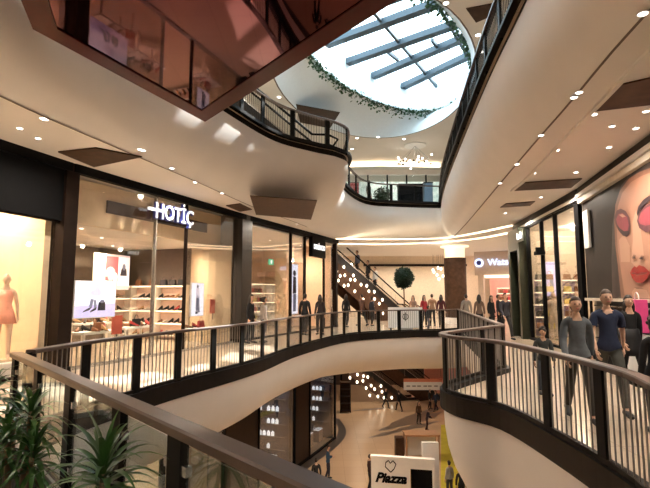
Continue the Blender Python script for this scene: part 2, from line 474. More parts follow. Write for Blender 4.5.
# second line of the right ceiling (edge of the lowered band)
P = crom([at(u, v, C2) for u, v in ((780, -85), (700, 0), (652, 50), (600, 104), (560, 145), (530, 176), (513, 190))], 5)
b = MB(); rows = []
for k, p in enumerate(P):
    t = (P[min(k+1, len(P)-1)] - P[max(k-1, 0)]).normalized(); n = Vector((t.y, -t.x, 0))
    rows.append([p + Vector((0, 0, 0)), p + Vector((0, 0, -.05)), p - n*.07 + Vector((0, 0, -.05)), p - n*.07])
b.strip(rows); struct(b.build('trim_10', CEIL))

# ------------------------------------------------------------------ railings
def railing(name, path, z, label, infill='bars', step=1.12, rise=1.04, flip=1, post=(.15, .05), cat='railing', bmat=None):
    path = [Vector((p[0], p[1], 0)) for p in path]
    fine = resample(path, .28)
    o0 = Vector((fine[0].x, fine[0].y, z)); root = empty(name, o0); tag(root, label, cat)
    P = [p + Vector((0, 0, z)) - o0 for p in fine]
    def nrm(k):
        t = (P[min(k+1, len(P)-1)] - P[max(k-1, 0)]).normalized(); return t, Vector((t.y, -t.x, 0))
    def sweep(prof, nm, m, sm=False):
        b = MB(); rows = []
        for k, p in enumerate(P):
            t, n = nrm(k); rows.append([p + n*a + Vector((0, 0, h)) for a, h in prof + prof[:1]])
        b.strip(rows)
        b._f([v for v in list(b.bm.verts)[:len(prof)]])
        return b.build(nm, m, root)
    hw = .065
    sweep([(-hw, rise-.05), (-hw, rise-.01), (-hw+.012, rise), (hw-.012, rise), (hw, rise-.01), (hw, rise-.05)], 'handrail', HAND)
    sweep([(-.025, .10), (-.025, .15), (.025, .15), (.025, .10)], 'base_rail', EDGE)
    n = max(1, round(sum((c-a).length for a, c in zip(P, P[1:]))/step))
    ks = [round(i*(len(P)-1)/n) for i in range(n+1)]
    for k in ks:
        t, nn = nrm(k); MB().box(P[k] + Vector((0, 0, rise/2)), (post[0], post[1], rise-.06), math.atan2(t.y, t.x)).build('post', DARK, root)
    for a, c in zip(ks, ks[1:]):
        if infill == 'bars':
            b = MB(); seg = P[a:c+1]; q = resample(seg, .105)
            for p in q[1:-1]:
                b.box(p + Vector((0, 0, .15 + (rise-.2)/2)), (.012, .012, rise-.2))
            if len(q) > 2: b.build('baluster_panel', bmat or BARM, root)
        else:
            b = MB(); pa, pc = P[a], P[c]; t = (pc-pa).normalized()
            if infill == 'curved': 
                rows = [[p + Vector((0, 0, .16)), p + Vector((0, 0, rise-.1))] for p in P[a:c+1]]; b.strip(rows)
            else:
                b.box((pa+pc)/2 + Vector((0, 0, .16 + (rise-.26)/2)), ((pc-pa).length - .22, .012, rise-.26), math.atan2(t.y, t.x))
                for q in (pa + t*.09, pc - t*.09):
                    for h in (.32, rise-.22):
                        cl = MB(); cl.box(q + Vector((0, 0, h)), (.07, .035, .05), math.atan2(t.y, t.x)); cl.build('clamp', CHROME, root)
            b.build('glass_panel', GRN if infill == 'glass' else GLS, root)
    return root
near = [V1E[0], Vector((.05, 1.68, 0)), Vector((.75, .93, 0))]
railing('glass_railing', near, Z1, 'nearest railing with flat bronze handrail, dark posts and greenish glass behind the potted plants', 'glass', step=1.02)
sL = crom([Vector((a, b, 0)) for a, b, c, d in LEFT], 6); sL.reverse()
railing('balustrade', sL[1:], Z1, 'long curved balustrade with thin upright bars along the left gallery and far bridge', 'bars')
sR = crom([Vector((a, b, 0)) for a, b, c, d in NEARB[1:]], 6)
railing('balustrade', sR, Z1, 'nearest right-hand balustrade with thin upright bars curving round the prow', 'bars')
sF = [Vector((4.0, 10.8, 0)), Vector((6.34, 22.8, 0))]
railing('balustrade', [sF[0] + Vector((.05, .15, 0)), sF[1] - Vector((0, .2, 0))], Z1, 'straight balustrade running away beyond the prow to the plaza', 'bars')
u2 = crom([Vector((a, b, 0)) for a, b, c, d in L2A[:10]], 6)
railing('upper_balustrade', u2, Z2, 'upper floor balustrade curving over the white bulge before the upper escalator', 'bars', step=1.3, bmat=DARK)
u3 = crom([Vector((a, b, 0)) for a, b, c, d in L2A[9:]], 6)
railing('upper_balustrade', u3, Z2, 'upper floor balustrade with clear glass at the far end of the atrium', 'curved', step=1.4)
u4 = crom([Vector((a, b, 0)) for a, b, c, d in L2B], 6)
railing('upper_balustrade', u4, Z2, 'long dark upper floor balustrade rising along the right edge of the atrium', 'bars', step=1.3, bmat=DARK)

# ------------------------------------------------------------------ red mirrored soffit
RED = mat('glossy dark red frame', (.060, .006, .006), .3, 0, var=.08, spec=.15)
REDM = mat('dark red mirror', (.075, .017, .020), .03, 1.0, var=.03, scale=2)
A_ = Vector((-3.55, 5.75, 0)); A_ = at(33, 28, 5.0); B_ = at(205, 121, 5.0); Cc = at(395, 0, 5.0)
d = (Cc - B_).normalized(); Ee = B_ + d*7.2
poly = [A_, B_, Ee, Vector((Ee.x, -1.3, 5)), Vector((-1.0, -1.3, 5))]
rt = tag(empty('mirrored_soffit', B_), 'glossy dark red mirrored underside of the overhanging box at the top left', 'ceiling panel')
pl = [p - B_ for p in poly]
b = MB(); b.poly([p + Vector((0, 0, .02)) for p in pl], 1.5, (0, 0, -1)); b.build('box_body', RED, rt)
cen = sum(pl, Vector())/len(pl)
def shrink(p, q, prev, k):  # inward mitre
    e1 = (p-prev).normalized(); e2 = (q-p).normalized(); n1 = Vector((e1.y, -e1.x, 0)); n2 = Vector((e2.y, -e2.x, 0))
    if n1.dot(cen-p) < 0: n1 = -n1
    if n2.dot(cen-p) < 0: n2 = -n2
    m_ = (n1+n2); return p + m_*k/max(.3, m_.dot(n1))
inn = [shrink(pl[i], pl[(i+1) % 5], pl[i-1], .28) for i in range(5)]
b = MB(); b.poly([p + Vector((0, 0, .0)) for p in inn], .015, (0, 0, -1)); b.build('mirror_panel', REDM, rt)
b = MB()
for i in range(5):
    b.poly([pl[i], pl[(i+1) % 5], inn[(i+1) % 5], inn[i]], .018, (0, 0, 1))
b.build('soffit_frame', RED, rt)
# ------------------------------------------------------------------ shop frames of reference
class Front:
    """a shopfront line: s runs along it, t goes into the shop"""
    def __init__(s, a, b, side):
        s.a = Vector((*a, 0)); s.b = Vector((*b, 0)); s.L = (s.b-s.a).length; s.u = (s.b-s.a)/s.L
        s.n = Vector((-s.u.y, s.u.x, 0))*side
        s.ang = math.atan2(s.u.y, s.u.x); s.side = side
    def p(s, k, t, z): return s.a + s.u*k + s.n*t + Vector((0, 0, z))
    def s_at(s, px, t, v=280):
        x, y, _ = ray(px, v); r = x/y; o = s.a + s.n*t
        return (r*o.y - o.x)/(s.u.x - r*s.u.y)
    def pz(s, px, v, t):
        k = s.s_at(px, t, v); q = s.p(k, t, 0); return atY(px, v, q.y)
    def sz(s, px, v, t): return s.s_at(px, t, v), s.pz(px, v, t).z
    def box(s, b, k, t, z, ds, dt, dz):   # centre k,t; bottom z
        b.box(s.p(k, t, z+dz/2), (ds, dt, dz), s.ang); return b
TK = {}
def shell(name_l, fr, k0, k1, depth, zb, zt, mw, mc=None, ceil=True):
    b = MB(); fr.box(b, (k0+k1)/2, depth+.08, zb, k1-k0+.3, .16, zt-zb); struct(b.build('wall_' + name_l, mw))
    for k in (k0, k1):
        b = MB(); fr.box(b, k, depth/2+.12, zb, .16, depth-.3, zt-zb); struct(b.build('wall_' + name_l, mw))
    if ceil:
        b = MB(); fr.box(b, (k0+k1)/2, depth/2+.05, zt-.3, k1-k0, depth-.1, .06); struct(b.build('ceiling', mc or CEIL))
S0 = Front((-8.45, 2.6), (-5.95, 10.5), 1)
S1 = Front((-5.84, 10.75), (-3.14, 17.5), 1)
S2 = Front((-3.0, 17.85), (.55, 25.8), 1)
RB = Front((5.35, 5.0), (7.22, 13.1), -1)     # billboard wall
RS = Front((7.24, 13.25), (8.2, 20.2), -1)    # right corner shop
DTAUPE = mat('dark taupe wall', (.16, .125, .10), .7, var=.06)
SHELFM = mat('lit shelf board', (.80, .74, .66), .5, var=.03)
PINKW = mat('pale pink wall', (.78, .56, .47), .7, var=.05)
shell('left', S0, 0, S0.L-.05, 4.2, 0, 4.7, mat('warm cream wall', (.80, .64, .45), .7, var=.03))
shell('left', S1, 0, S1.L, 5.4, 0, 4.7, DTAUPE, ceil=False)
b = MB(); b.box(S1.p(S1.L/2, 3.1, 3.53), (S1.L-.2, 4.5, .06), S1.ang); struct(b.build('ceiling', CEIL))
b = MB(); b.box(S1.p(S1.L/2, .85, 4.08), (S1.L-.2, .06, 1.16), S1.ang); struct(b.build('trim_20', mat('warm cream wall', (.80, .64, .45), .7, var=.03)))
SW = Front(tuple(S1.p(S1.L-.12, 5.3, 0))[:2], tuple(S1.p(S1.L-.12, .25, 0))[:2], 1)
shell('left', S2, 0, S2.L, 4.6, 0, 4.7, mat('peach wall', (.80, .60, .46), .7, var=.04))
# dark fascia line over the shops
for fr, zz in ((S0, 4.5), (S1, 4.5), (S2, 4.5)):
    b = MB(); fr.box(b, fr.L/2, -.10, 4.5, fr.L+.2, .16, .2); struct(b.build('trim_11', BLACK))
# ---- shop 0: dark header, cream window
def shop_front(fr, name, label, panes, zt, header=None, frame=DARKW, mull=.06, mw=None, posts=()):
    root = tag(empty(name, fr.p(fr.L/2, 0, 0)), label, 'shop window')
    O = root.location.copy()
    def mk(nm, k, t, z, ds, dt, dz, m):
        b = MB(); b.box(fr.p(k, t, z+dz/2) - O, (ds, dt, dz), fr.ang); return b.build(nm, m, root)
    if header: mk('header', fr.L/2, .03, header[0], fr.L, .22, header[1]-header[0], header[2])
    for k0, k1, mul in panes:
        mk('glass_pane', (k0+k1)/2, .02, .06, k1-k0-mull, .014, zt-.1, GLS)
        if mul: mk('mullion', k1, .02, 0, mull, .1, zt, frame)
    mk('sill', fr.L/2, .02, 0, fr.L, .12, .07, frame)
    mk('top_rail', fr.L/2, .02, zt-.03, fr.L, .1, .08, frame)
    return root, mk
r0, mk0 = shop_front(S0, 'shop_window', 'leftmost shop window with cream interior under a deep black header', [(0, 4.0, 1), (4.0, S0.L-.1, 0)], 3.35, header=(3.35, 4.5, BLACK))
def kx(fr, px): return fr.s_at(px, 0, 250)
r1, mk1 = shop_front(S1, 'shop_window', 'tall frameless glass front of the shoe store with white lettering above', [(.1, kx(S1, 155), 1), (kx(S1, 186), S1.L, 0)], 4.55, mull=.05, frame=CHROME)
k0, k1 = kx(S1, 155), kx(S1, 186)
mk1('door_header', (k0+k1)/2, .02, atY(160, 226, 14.2).z, k1-k0, .1, .07, DARKW); mk1('mullion', k1, .02, 0, .05, .1, 4.5, DARKW)
mk1('transom_glass', (k0+k1)/2, .02, atY(160, 226, 14.2).z+.08, k1-k0, .014, 1.0, GLS)
r2, mk2 = shop_front(S2, 'shop_window', 'dark framed glass front of the store with the black square sign', [(.2, kx(S2, 291), 1), (kx(S2, 291), kx(S2, 305), 1), (kx(S2, 324), kx(S2, 336)-.1, 1)], 4.5, mull=.12)
mk2('mullion', kx(S2, 324), .02, 0, .1, .1, 4.5, DARKW)
# columns
def column(fr, k, wdt, dep, label, m=DARKW, t=0, zt=4.7, zb=0):
    o = empty('column', fr.p(k, t, zb)); tag(o, label, 'column')
    b = MB(); b.box((0, 0, (zt-zb)/2 + .06), (wdt, dep, zt-zb-.12), fr.ang); b.build('shaft', m, o)
    b = MB(); b.box((0, 0, .06), (wdt+.05, dep+.05, .12), fr.ang); b.build('base_plate', DARK, o)
    return o
column(S1, -.12, .34, .3, 'dark brown square column left of the shoe store window')
column(S1, S1.L+.18, .7, .36, 'wide dark column between the shoe store and the store with the black sign', DTAUPE if 0 else mat('dark grey-brown cladding', (.032, .026, .021), .5, var=.1))
column(S2, S2.L, .22, .22, 'slim dark column at the far end of the left shopfronts')

# signs
NAVY = mat('sign navy side', (.04, .05, .25), .4, var=.03)
SIGNW = mat('sign white face', (1, 1, 1), .4, emit=.55, ecol=(1, 1, 1))
def on(fr, px, v, t=-.08): k, z = fr.sz(px, v, t); return k, z
k, z = on(S1, 172, 215); p = S1.p(k, -.1, z)
sg = tag(empty('shop_sign', p, 0), 'white three-dimensional shoe store lettering with blue edges', 'sign')
text_obj('lettering_edge', 'HOTİÇ', .62, NAVY, tuple(S1.u*.08), S1.ang, sg, th=.08, bold=.022, sx=.84)
o = text_obj('lettering_face', 'HOTİÇ', .62, SIGNW, tuple(-S1.n*.05 + S1.u*.08), S1.ang, sg, th=.02, bold=.0, sx=.84)
b = MB(); 
b.box(-S1.u*.86 + Vector((0, 0, .03)) - S1.n*.03, (.34, .06, .07), S1.ang); b.build('dash', SIGNW, sg)
k, z = on(S2, 316, 248); p = S2.p(k, -.16, z)
sg = tag(empty('shop_sign', p), 'square black hanging sign with white lettering over the far left store', 'sign')
b = MB(); b.box((0, 0, 0), (1.55, .2, .95), S2.ang); b.build('sign_box', BLACK, sg)
text_obj('lettering', 'DERİMOD', .34, SIGNW, tuple(-S2.n*.12), S2.ang, sg, th=.02, bold=.004, sx=.84)

# ---- shop things
def shoe_proto(name, m, label, heel=0.0, grp=None):
    o = empty(name, (0, 0, 0))
    b = MB()
    L = .27; rows = []
    for i in range(9):
        f = i/8; x = -L/2 + L*f
        wd = .036*(1 - .25*abs(f-.35))*(1 if f < .85 else .75); h = .075*(1-f)**.8 + .03; zz = heel*(1-f)**1.3
        rows.append([Vector((x, wd*c, zz + .012 + h*s_)) for c, s_ in ((-1, 0), (-1, .5), (-.6, .9), (0, 1), (.6, .9), (1, .5), (1, 0), (-1, 0))])
    b.strip(rows); b._f([v for v in list(b.bm.verts)[:7]]); b._f([v for v in list(b.bm.verts)[-8:-1]])
    b.build('upper', m, o, smooth=True)
    b = MB(); b.strip([[Vector((-L/2 + L*i/8, w_, heel*(1-i/8)**1.3 + zz)) for w_, zz in ((-.038, 0), (.038, 0), (.038, .014), (-.038, .014), (-.038, 0))] for i in range(9)])
    if heel: b.box((-L/2+.02, 0, heel/2), (.025, .04, heel))
    b.build('sole', BLACK, o)
    return tag(o, label, 'shoe', grp)
def bag_proto(name, m, label, w_=.3, h=.22, d=.12, grp=None):
    o = empty(name); b = MB()
    b.strip([[Vector((x*w_/2*(1-.12*zf), y*d/2*(1-.4*zf), h*zf)) for x, y in ((-1, -1), (1, -1), (1, 1), (-1, 1), (-1, -1))] for zf in (0, .3, .7, 1)])
    b._f(list(b.bm.verts)[:4]); b._f(list(b.bm.verts)[-5:-1]); b.build('bag_body', m, o)
    b = MB(); b.tube([(math.cos(a)*w_*.25, 0, h + math.sin(a)*h*.55) for a in [math.pi*i/8 for i in range(9)]], .008, 6); b.build('handle', m, o)
    return tag(o, label, 'bag', grp)
SHC = [mat('black leather', (.02, .02, .022), .3), mat('brown leather', (.22, .09, .04), .4), mat('tan leather', (.5, .3, .15), .4), mat('red leather', (.45, .05, .05), .35), mat('pale leather', (.75, .68, .6), .4)]
shoes = []
for i, (m, nm, hl) in enumerate(((SHC[0], 'black', .06), (SHC[1], 'brown', 0), (SHC[2], 'tan', .05), (SHC[3], 'red', .08), (SHC[4], 'pale', 0))):
    shoes.append((nm, shoe_proto('shoe', m, '', hl)))
bags = [(nm, bag_proto('handbag', m, '')) for nm, m in (('black', SHC[0]), ('brown', SHC[1]), ('yellow', mat('yellow leather', (.75, .62, .2), .4)), ('red', SHC[3]))]
used = set()
def put(protos, idx, loc, rz, label, group):
    nm, o = protos[idx]
    lb = label % nm
    if (id(o)) not in used:
        used.add(id(o)); o.location = loc; o.rotation_euler.z = rz; o['label'] = lb; o['group'] = group; return o
    return dup(o, loc, rz, lb, group)
rnd = random.Random(11)
# wall shelving at the back of shop 1
def shelving(fr, k0, k1, t, zs, name, label, m=SHELFM, back=None, depth=.32, lit=True):
    root = tag(empty(name, fr.p((k0+k1)/2, t, 0)), label, 'shelf'); O = root.location.copy()
    kc = (k0+k1)/2
    def mk(nm, k, tt, z, ds, dt, dz, mm):
        b = MB(); b.box(fr.p(k, tt, z+dz/2) - O, (ds, dt, dz), fr.ang); return b.build(nm, mm, root)
    BD = {z: mk('shelf_board', kc, t, z, k1-k0, depth, .035, m) for z in zs}
    for k in (k0, k1): mk('side_panel', k, t, 0, .04, depth, zs[-1]+.05, m)
    mk('back_panel', kc, t+depth/2+.012, 0, k1-k0, .02, zs[-1]+.04, back or PINKW)
    if lit:
        for z in zs[1:]: mk('light_strip', kc, t-depth/2+.03, z-.022, k1-k0-.1, .02, .018, mat('shelf light', (1, .85, .65), .5, emit=2, ecol=(1, .8, .55))).parent = BD[z]
    return root
ZS = [.15, .62, 1.09, 1.56, 2.03]
kk = [(SW.s_at(134, -.2), SW.s_at(158, -.2)-.03, SW, -.2), (SW.s_at(158, -.2)+.03, SW.s_at(187, -.2), SW, -.2), (S1.s_at(111, 5.1), S1.s_at(129, 5.1), S1, 5.1)]
for i, (a, c, FR, tt_) in enumerate(kk):
    shelving(FR, a, c, tt_, ZS, 'shelving_unit', ('lit shoe shelving in the middle of the shoe store, facing the entrance', 'lit shoe shelving at the right in the shoe store, behind its entrance', 'lit shoe shelving at the left of the back wall below the poster')[i])
    for zi, z in enumerate(ZS[:-1]):
        n = int((c-a)/.26)
        for j in range(n):
            k = a + .16 + (c-a-.32)*j/max(1, n-1)
            put(shoes, rnd.choice([0, 0, 1, 2, 4, 3]), FR.p(k, tt_-.03, z+.036), FR.ang+R(90)+math.pi+rnd.uniform(-.3, .3), '%s shoe on the lit back wall shelving of the shoe store', 'shoes on the back wall shelving')
    n = int((c-a)/.42)
    for j in range(n):
        k = a + .25 + (c-a-.5)*j/max(1, n-1)
        put(bags, rnd.randrange(4), FR.p(k, tt_, ZS[-1]+.036), FR.ang, '%s handbag on top of the shoe store back shelving', 'handbags on top of the shelving')
# display platforms behind the window
for i, (pa, pb, t, h) in enumerate(((78, 116, 1.0, .75), (120, 150, 1.5, .75), (190, 210, .7, .6), (78, 116, 2.9, .85))):
    a, c = S1.s_at(pa, t), S1.s_at(pb, t)
    root = tag(empty('display_table', S1.p((a+c)/2, t, 0)), ('low display table behind the left window of the shoe store', 'display table left of the shoe store entrance', 'low display table behind the right window of the shoe store', 'second row display table inside the shoe store')[i], 'table')
    b = MB(); b.box((0, 0, h-.03), (c-a, .6, .06), S1.ang); b.build('table_top', WHITE, root)
    for sx in (-1, 1):
        for sy in (-1, 1):
            b = MB(); q = S1.u*sx*((c-a)/2-.06) + S1.n*sy*.24; b.box((q.x, q.y, (h-.06)/2), (.05, .05, h-.06), S1.ang); b.build('leg', SHELFM, root)
    n = int((c-a)/.3)
    for j in range(n):
        for tt in (-.17, .15):
            if rnd.random() < .85: put(shoes, rnd.choice([0, 0, 1, 1, 2, 3]), S1.p(a+.18+(c-a-.36)*j/max(1, n-1), t+tt, h), S1.ang+rnd.uniform(-1, 1)-1.5, '%s shoe on a display table behind the shoe store window', 'shoes on the display tables')
    put(bags, (1, 0, 3, 0)[i], S1.p((a+c)/2+.1, t, h), S1.ang, '%s handbag standing among shoes on a shoe store display table', 'handbags on the display tables')
# screens and posters
SCR = mat('screen glow', (.8, .84, 1), .4, emit=.6, ecol=(.80, .84, 1.0), var=.02)
SCRL = mat('screen lilac', (.55, .52, .85), .4, emit=.4, ecol=(.62, .60, .95))
POSTW = mat('poster white glow', (1, .97, .94), .4, emit=.45, ecol=(1, .93, .90))
POSTR = mat('poster rose', (.65, .12, .14), .4, emit=.25, ecol=(.8, .16, .18))
POSTP = mat('poster blush', (.9, .6, .6), .4, emit=.3, ecol=(.95, .70, .72))
INK = mat('print dark', (.03, .03, .07), .5)
INKB = mat('print grey blue', (.25, .28, .45), .5, emit=.08)
def panelart(name, fr, px0, px1, v0, v1, t, label, bg, art, cat='screen', frame=None):
    k0, zt = fr.sz(px0, v0, t); k1, _ = fr.sz(px1, v0, t); _, zb = fr.sz(px0, v1, t)
    root = tag(empty(name, fr.p((k0+k1)/2, t, zb)), label, cat)
    W_, H_ = k1-k0, zt-zb
    def M(x, y, o): return fr.u*(x-.5)*W_ + Vector((0, 0, y*H_)) - fr.n*o
    b = MB(); b.box(Vector((0, 0, H_/2)) + fr.n*.03, (W_+.04, .05, H_+.04), fr.ang); b.build('casing', frame or WHITE, root)
    b = MB(); b.poly([M(0, 0, .004), M(1, 0, .004), M(1, 1, .004), M(0, 1, .004)]); dp_ = b.build('display', bg, root)
    mats_ = []; b = MB(); dz = .006
    for m_, pts in art:
        if m_ not in mats_: mats_.append(m_)
        b.mi = mats_.index(m_); b.poly([M(x, y, dz) for x, y in pts]); dz += .0012
    b.build('printed_picture', mats_, dp_)
    return root
def E(cx, cy, rx, ry, a=0, n=14): return [(cx + rx*math.cos(6.2832*i/n)*math.cos(a) - ry*math.sin(6.2832*i/n)*math.sin(a), cy + rx*math.cos(6.2832*i/n)*math.sin(a) + ry*math.sin(6.2832*i/n)*math.cos(a)) for i in range(n)]
SOFT = mat('print pale lilac', (.7, .68, .85), .5, emit=.35, ecol=(.75, .72, .9))
bootart = [(SCRL, [(0, 0), (1, 0), (1, .38), (0, .32)]), (SOFT, [(.42, .6), (.62, .6), (.54, .95), (.48, .95)]), (SOFT, E(.5, .68, .16, .1)), (INKB, [(.33, .28), (.4, .26), (.44, .5), (.36, .52)]), (INKB, [(.45, .25), (.52, .25), (.5, .48), (.44, .48)]),
           (INK, [(.18, .14), (.34, .2), (.4, .28), (.32, .26), (.2, .18)]), (INK, [(.36, .13), (.5, .2), (.52, .27), (.44, .24), (.36, .17)]), (INK, [(.54, .18), (.74, .18), (.73, .42), (.56, .42)]), (INKB, E(.65, .44, .06, .05))]
so = panelart('advert_screen', S1, 76, 116, 281, 318, .45, 'bright lilac screen showing boots and a bag, hanging behind the left shoe store window', SCR, bootart)
so2 = panelart('advert_screen', S1, 192, 204, 283, 316, .7, 'narrow bright screen showing a figure in blue jeans, right of the shoe store entrance', SCR,
         [(INKB, [(.35, .15), (.55, .15), (.62, .6), (.35, .6)]), (INKB, [(.5, .1), (.7, .1), (.6, .6), (.45, .6)]), (SOFT, [(.3, .55), (.65, .55), (.6, .85), (.35, .85)]), (INK, E(.47, .9, .08, .05)), (INK, [(.3, .06), (.5, .06), (.52, .12), (.36, .14)])])
panelart('poster', S1, 95, 130, 253, 289, 4.55, 'backlit pink and white handbag poster on the shoe store back wall', POSTW,
         [(POSTP, [(.35, 0), (1, 0), (1, 1), (.35, 1)]), (POSTR, [(.3, .25), (.66, .25), (.66, .95), (.3, .95)]), (POSTP, E(.45, .45, .14, .2)), (POSTW, E(.58, .35, .07, .14)), (POSTW, [(.66, .1), (1, .1), (1, .95), (.66, .95)]),
          (INK, [(.72, .4), (.93, .4), (.9, .62), (.76, .62)]), (INKB, E(.83, .66, .05, .1)), (POSTR, [(.3, .25), (.4, .25), (.35, .4)])], cat='poster')
# white panels and red cards in the shoe store
for px0, px1, v0, v1, t, m, lb in ((189, 196, 281, 318, 4.2, WHITE, 'white upright panel at the right end of the shoe shelving'),):
    pass
for px, v, lb in ((117, 323, 'small red standing card on the left shoe display'), (213, 305, 'tall red card standing in the right shoe store window')):
    k, z = S1.sz(px, v, .7)
    o = tag(empty('price_card', S1.p(k, .7, z-.3)), lb, 'card')
    b = MB(); b.box((0, 0, .25), (.36, .02, .5), S1.ang); b.build('card', mat('red card', (.6, .12, .08), .5), o)
    b = MB(); b.box((0, 0, -.1), (.03, .03, .22), S1.ang); b.build('stand', CHROME, o)
# curved cream inner wall at right of shop1
b = MB(); kA, kB = S1.s_at(205, 2.2), S1.L-.2
pts = [SW.p(SW.s_at(190, -.1)+(SW.L-SW.s_at(190, -.1))*i/8, -.06-.5*math.sin(i/8*3.1), 0) for i in range(9)]
b.strip([[p, p + Vector((0, 0, 3.5))] for p in pts]); struct(b.build('wall_left', mat('warm cream wall', (.80, .64, .45))))
# painted reflection of the brown ceiling panel, as a board behind the lettering
b = MB(); S1.box(b, S1.L*.55, .79, 3.92, S1.L*.62, .05, .34); struct(b.build('painted_reflection_board', WOOD))
# ---- mannequins
SKINM = mat('mannequin skin', (.72, .52, .40), .45, var=.02)
def lathe_obj(nm, prof, m, parent, sy=.7, c=(0, 0, 0)):
    return MB().lathe(prof, c, 18, sy).build(nm, m, parent, smooth=True)
# ------------------------------------------------------------------ people
def skin_mesh(verts, edges, root=0, sub=2):
    me = bpy.data.meshes.new('s'); me.from_pydata([v[0] for v in verts], edges, [])
    o = bpy.data.objects.new('s', me); COL.objects.link(o)
    md = o.modifiers.new('sk', 'SKIN'); md.use_smooth_shade = True
    sv = me.skin_vertices[0].data
    for i, v in enumerate(verts):
        sv[i].radius = v[1] if hasattr(v[1], '__len__') else (v[1], v[1]); sv[i].use_root = (i == root)
    sb = o.modifiers.new('sub', 'SUBSURF'); sb.levels = sub
    bpy.context.view_layer.update()
    out = bpy.data.meshes.new_from_object(o.evaluated_get(bpy.context.evaluated_depsgraph_get()))
    bpy.data.objects.remove(o)
    return out
EYEM = mat('eye dark', (.02, .015, .012), .2); LIPM = mat('lips', (.45, .14, .12), .5)
# poses: leg stride s, arm pose per side: 'down','phone','bent','swing+','swing-'
def skeleton(pose, fem):
    s = {'walk': .24, 'stride': .32}.get(pose, .03)
    sw = .17 if not fem else .15
    J = {}
    J['pel'] = (0, 0, .95); J['wai'] = (0, .005, 1.10); J['che'] = (0, .0, 1.27); J['upc'] = (0, .01, 1.40); J['nek'] = (0, .0, 1.49); J['hed'] = (0, -.012, 1.58)
    for sd_, sg in (('L', 1), ('R', -1)):
        f = s*sg
        J['hip'+sd_] = (.09*sg, 0, .90); J['kne'+sd_] = (.10*sg, -f*.55 - .03, .50); J['ank'+sd_] = (.10*sg, -f + (.10 if f < 0 else 0)*1, .085 + (.05 if f < -.1 else 0)); J['toe'+sd_] = (.115*sg, -f-.13 + (.10 if f < 0 else 0), .035 + (0 if f >= -.1 else -.005))
        J['sho'+sd_] = (sw*sg, .01, 1.405)
        if pose in ('walk', 'stride'):
            J['elb'+sd_] = ((sw+.06)*sg, .03 + f*.35, 1.13); J['wri'+sd_] = ((sw+.07)*sg, -.05 + f*.9, .90)
        elif pose == 'phone':
            J['elb'+sd_] = ((sw+.05)*sg, .03, 1.13); J['wri'+sd_] = (.07*sg, -.26, 1.19)
        elif pose == 'bent':
            J['elb'+sd_] = ((sw+.06)*sg, .04, 1.13); J['wri'+sd_] = ((sw+.02)*sg, -.20, 1.06) if sg > 0 else ((sw+.08)*sg, -.05, .88)
        else:
            J['elb'+sd_] = ((sw+.06)*sg, .03, 1.12); J['wri'+sd_] = ((sw+.08)*sg, -.03, .88)
    if pose == 'lean':
        for k in list(J):
            if k[:3] in ('wai', 'che', 'upc', 'nek', 'hed', 'sho'):
                x, y, z = J[k]; J[k] = (x, y - (z-.95)*.35, z - (z-.95)*.06)
            if k[:3] == 'elb': x, y, z = J[k]; J[k] = (x, y-.16, z-.02)
            if k[:3] == 'wri': x, y, z = J[k]; J[k] = (x*.8, y-.36, z+.15)
    return J
def limbset(J, rad, names, edges):
    idx = {n: i for i, n in enumerate(names)}
    return [(J[n], rad[n]) for n in names], [(idx[a], idx[b]) for a, b in edges]
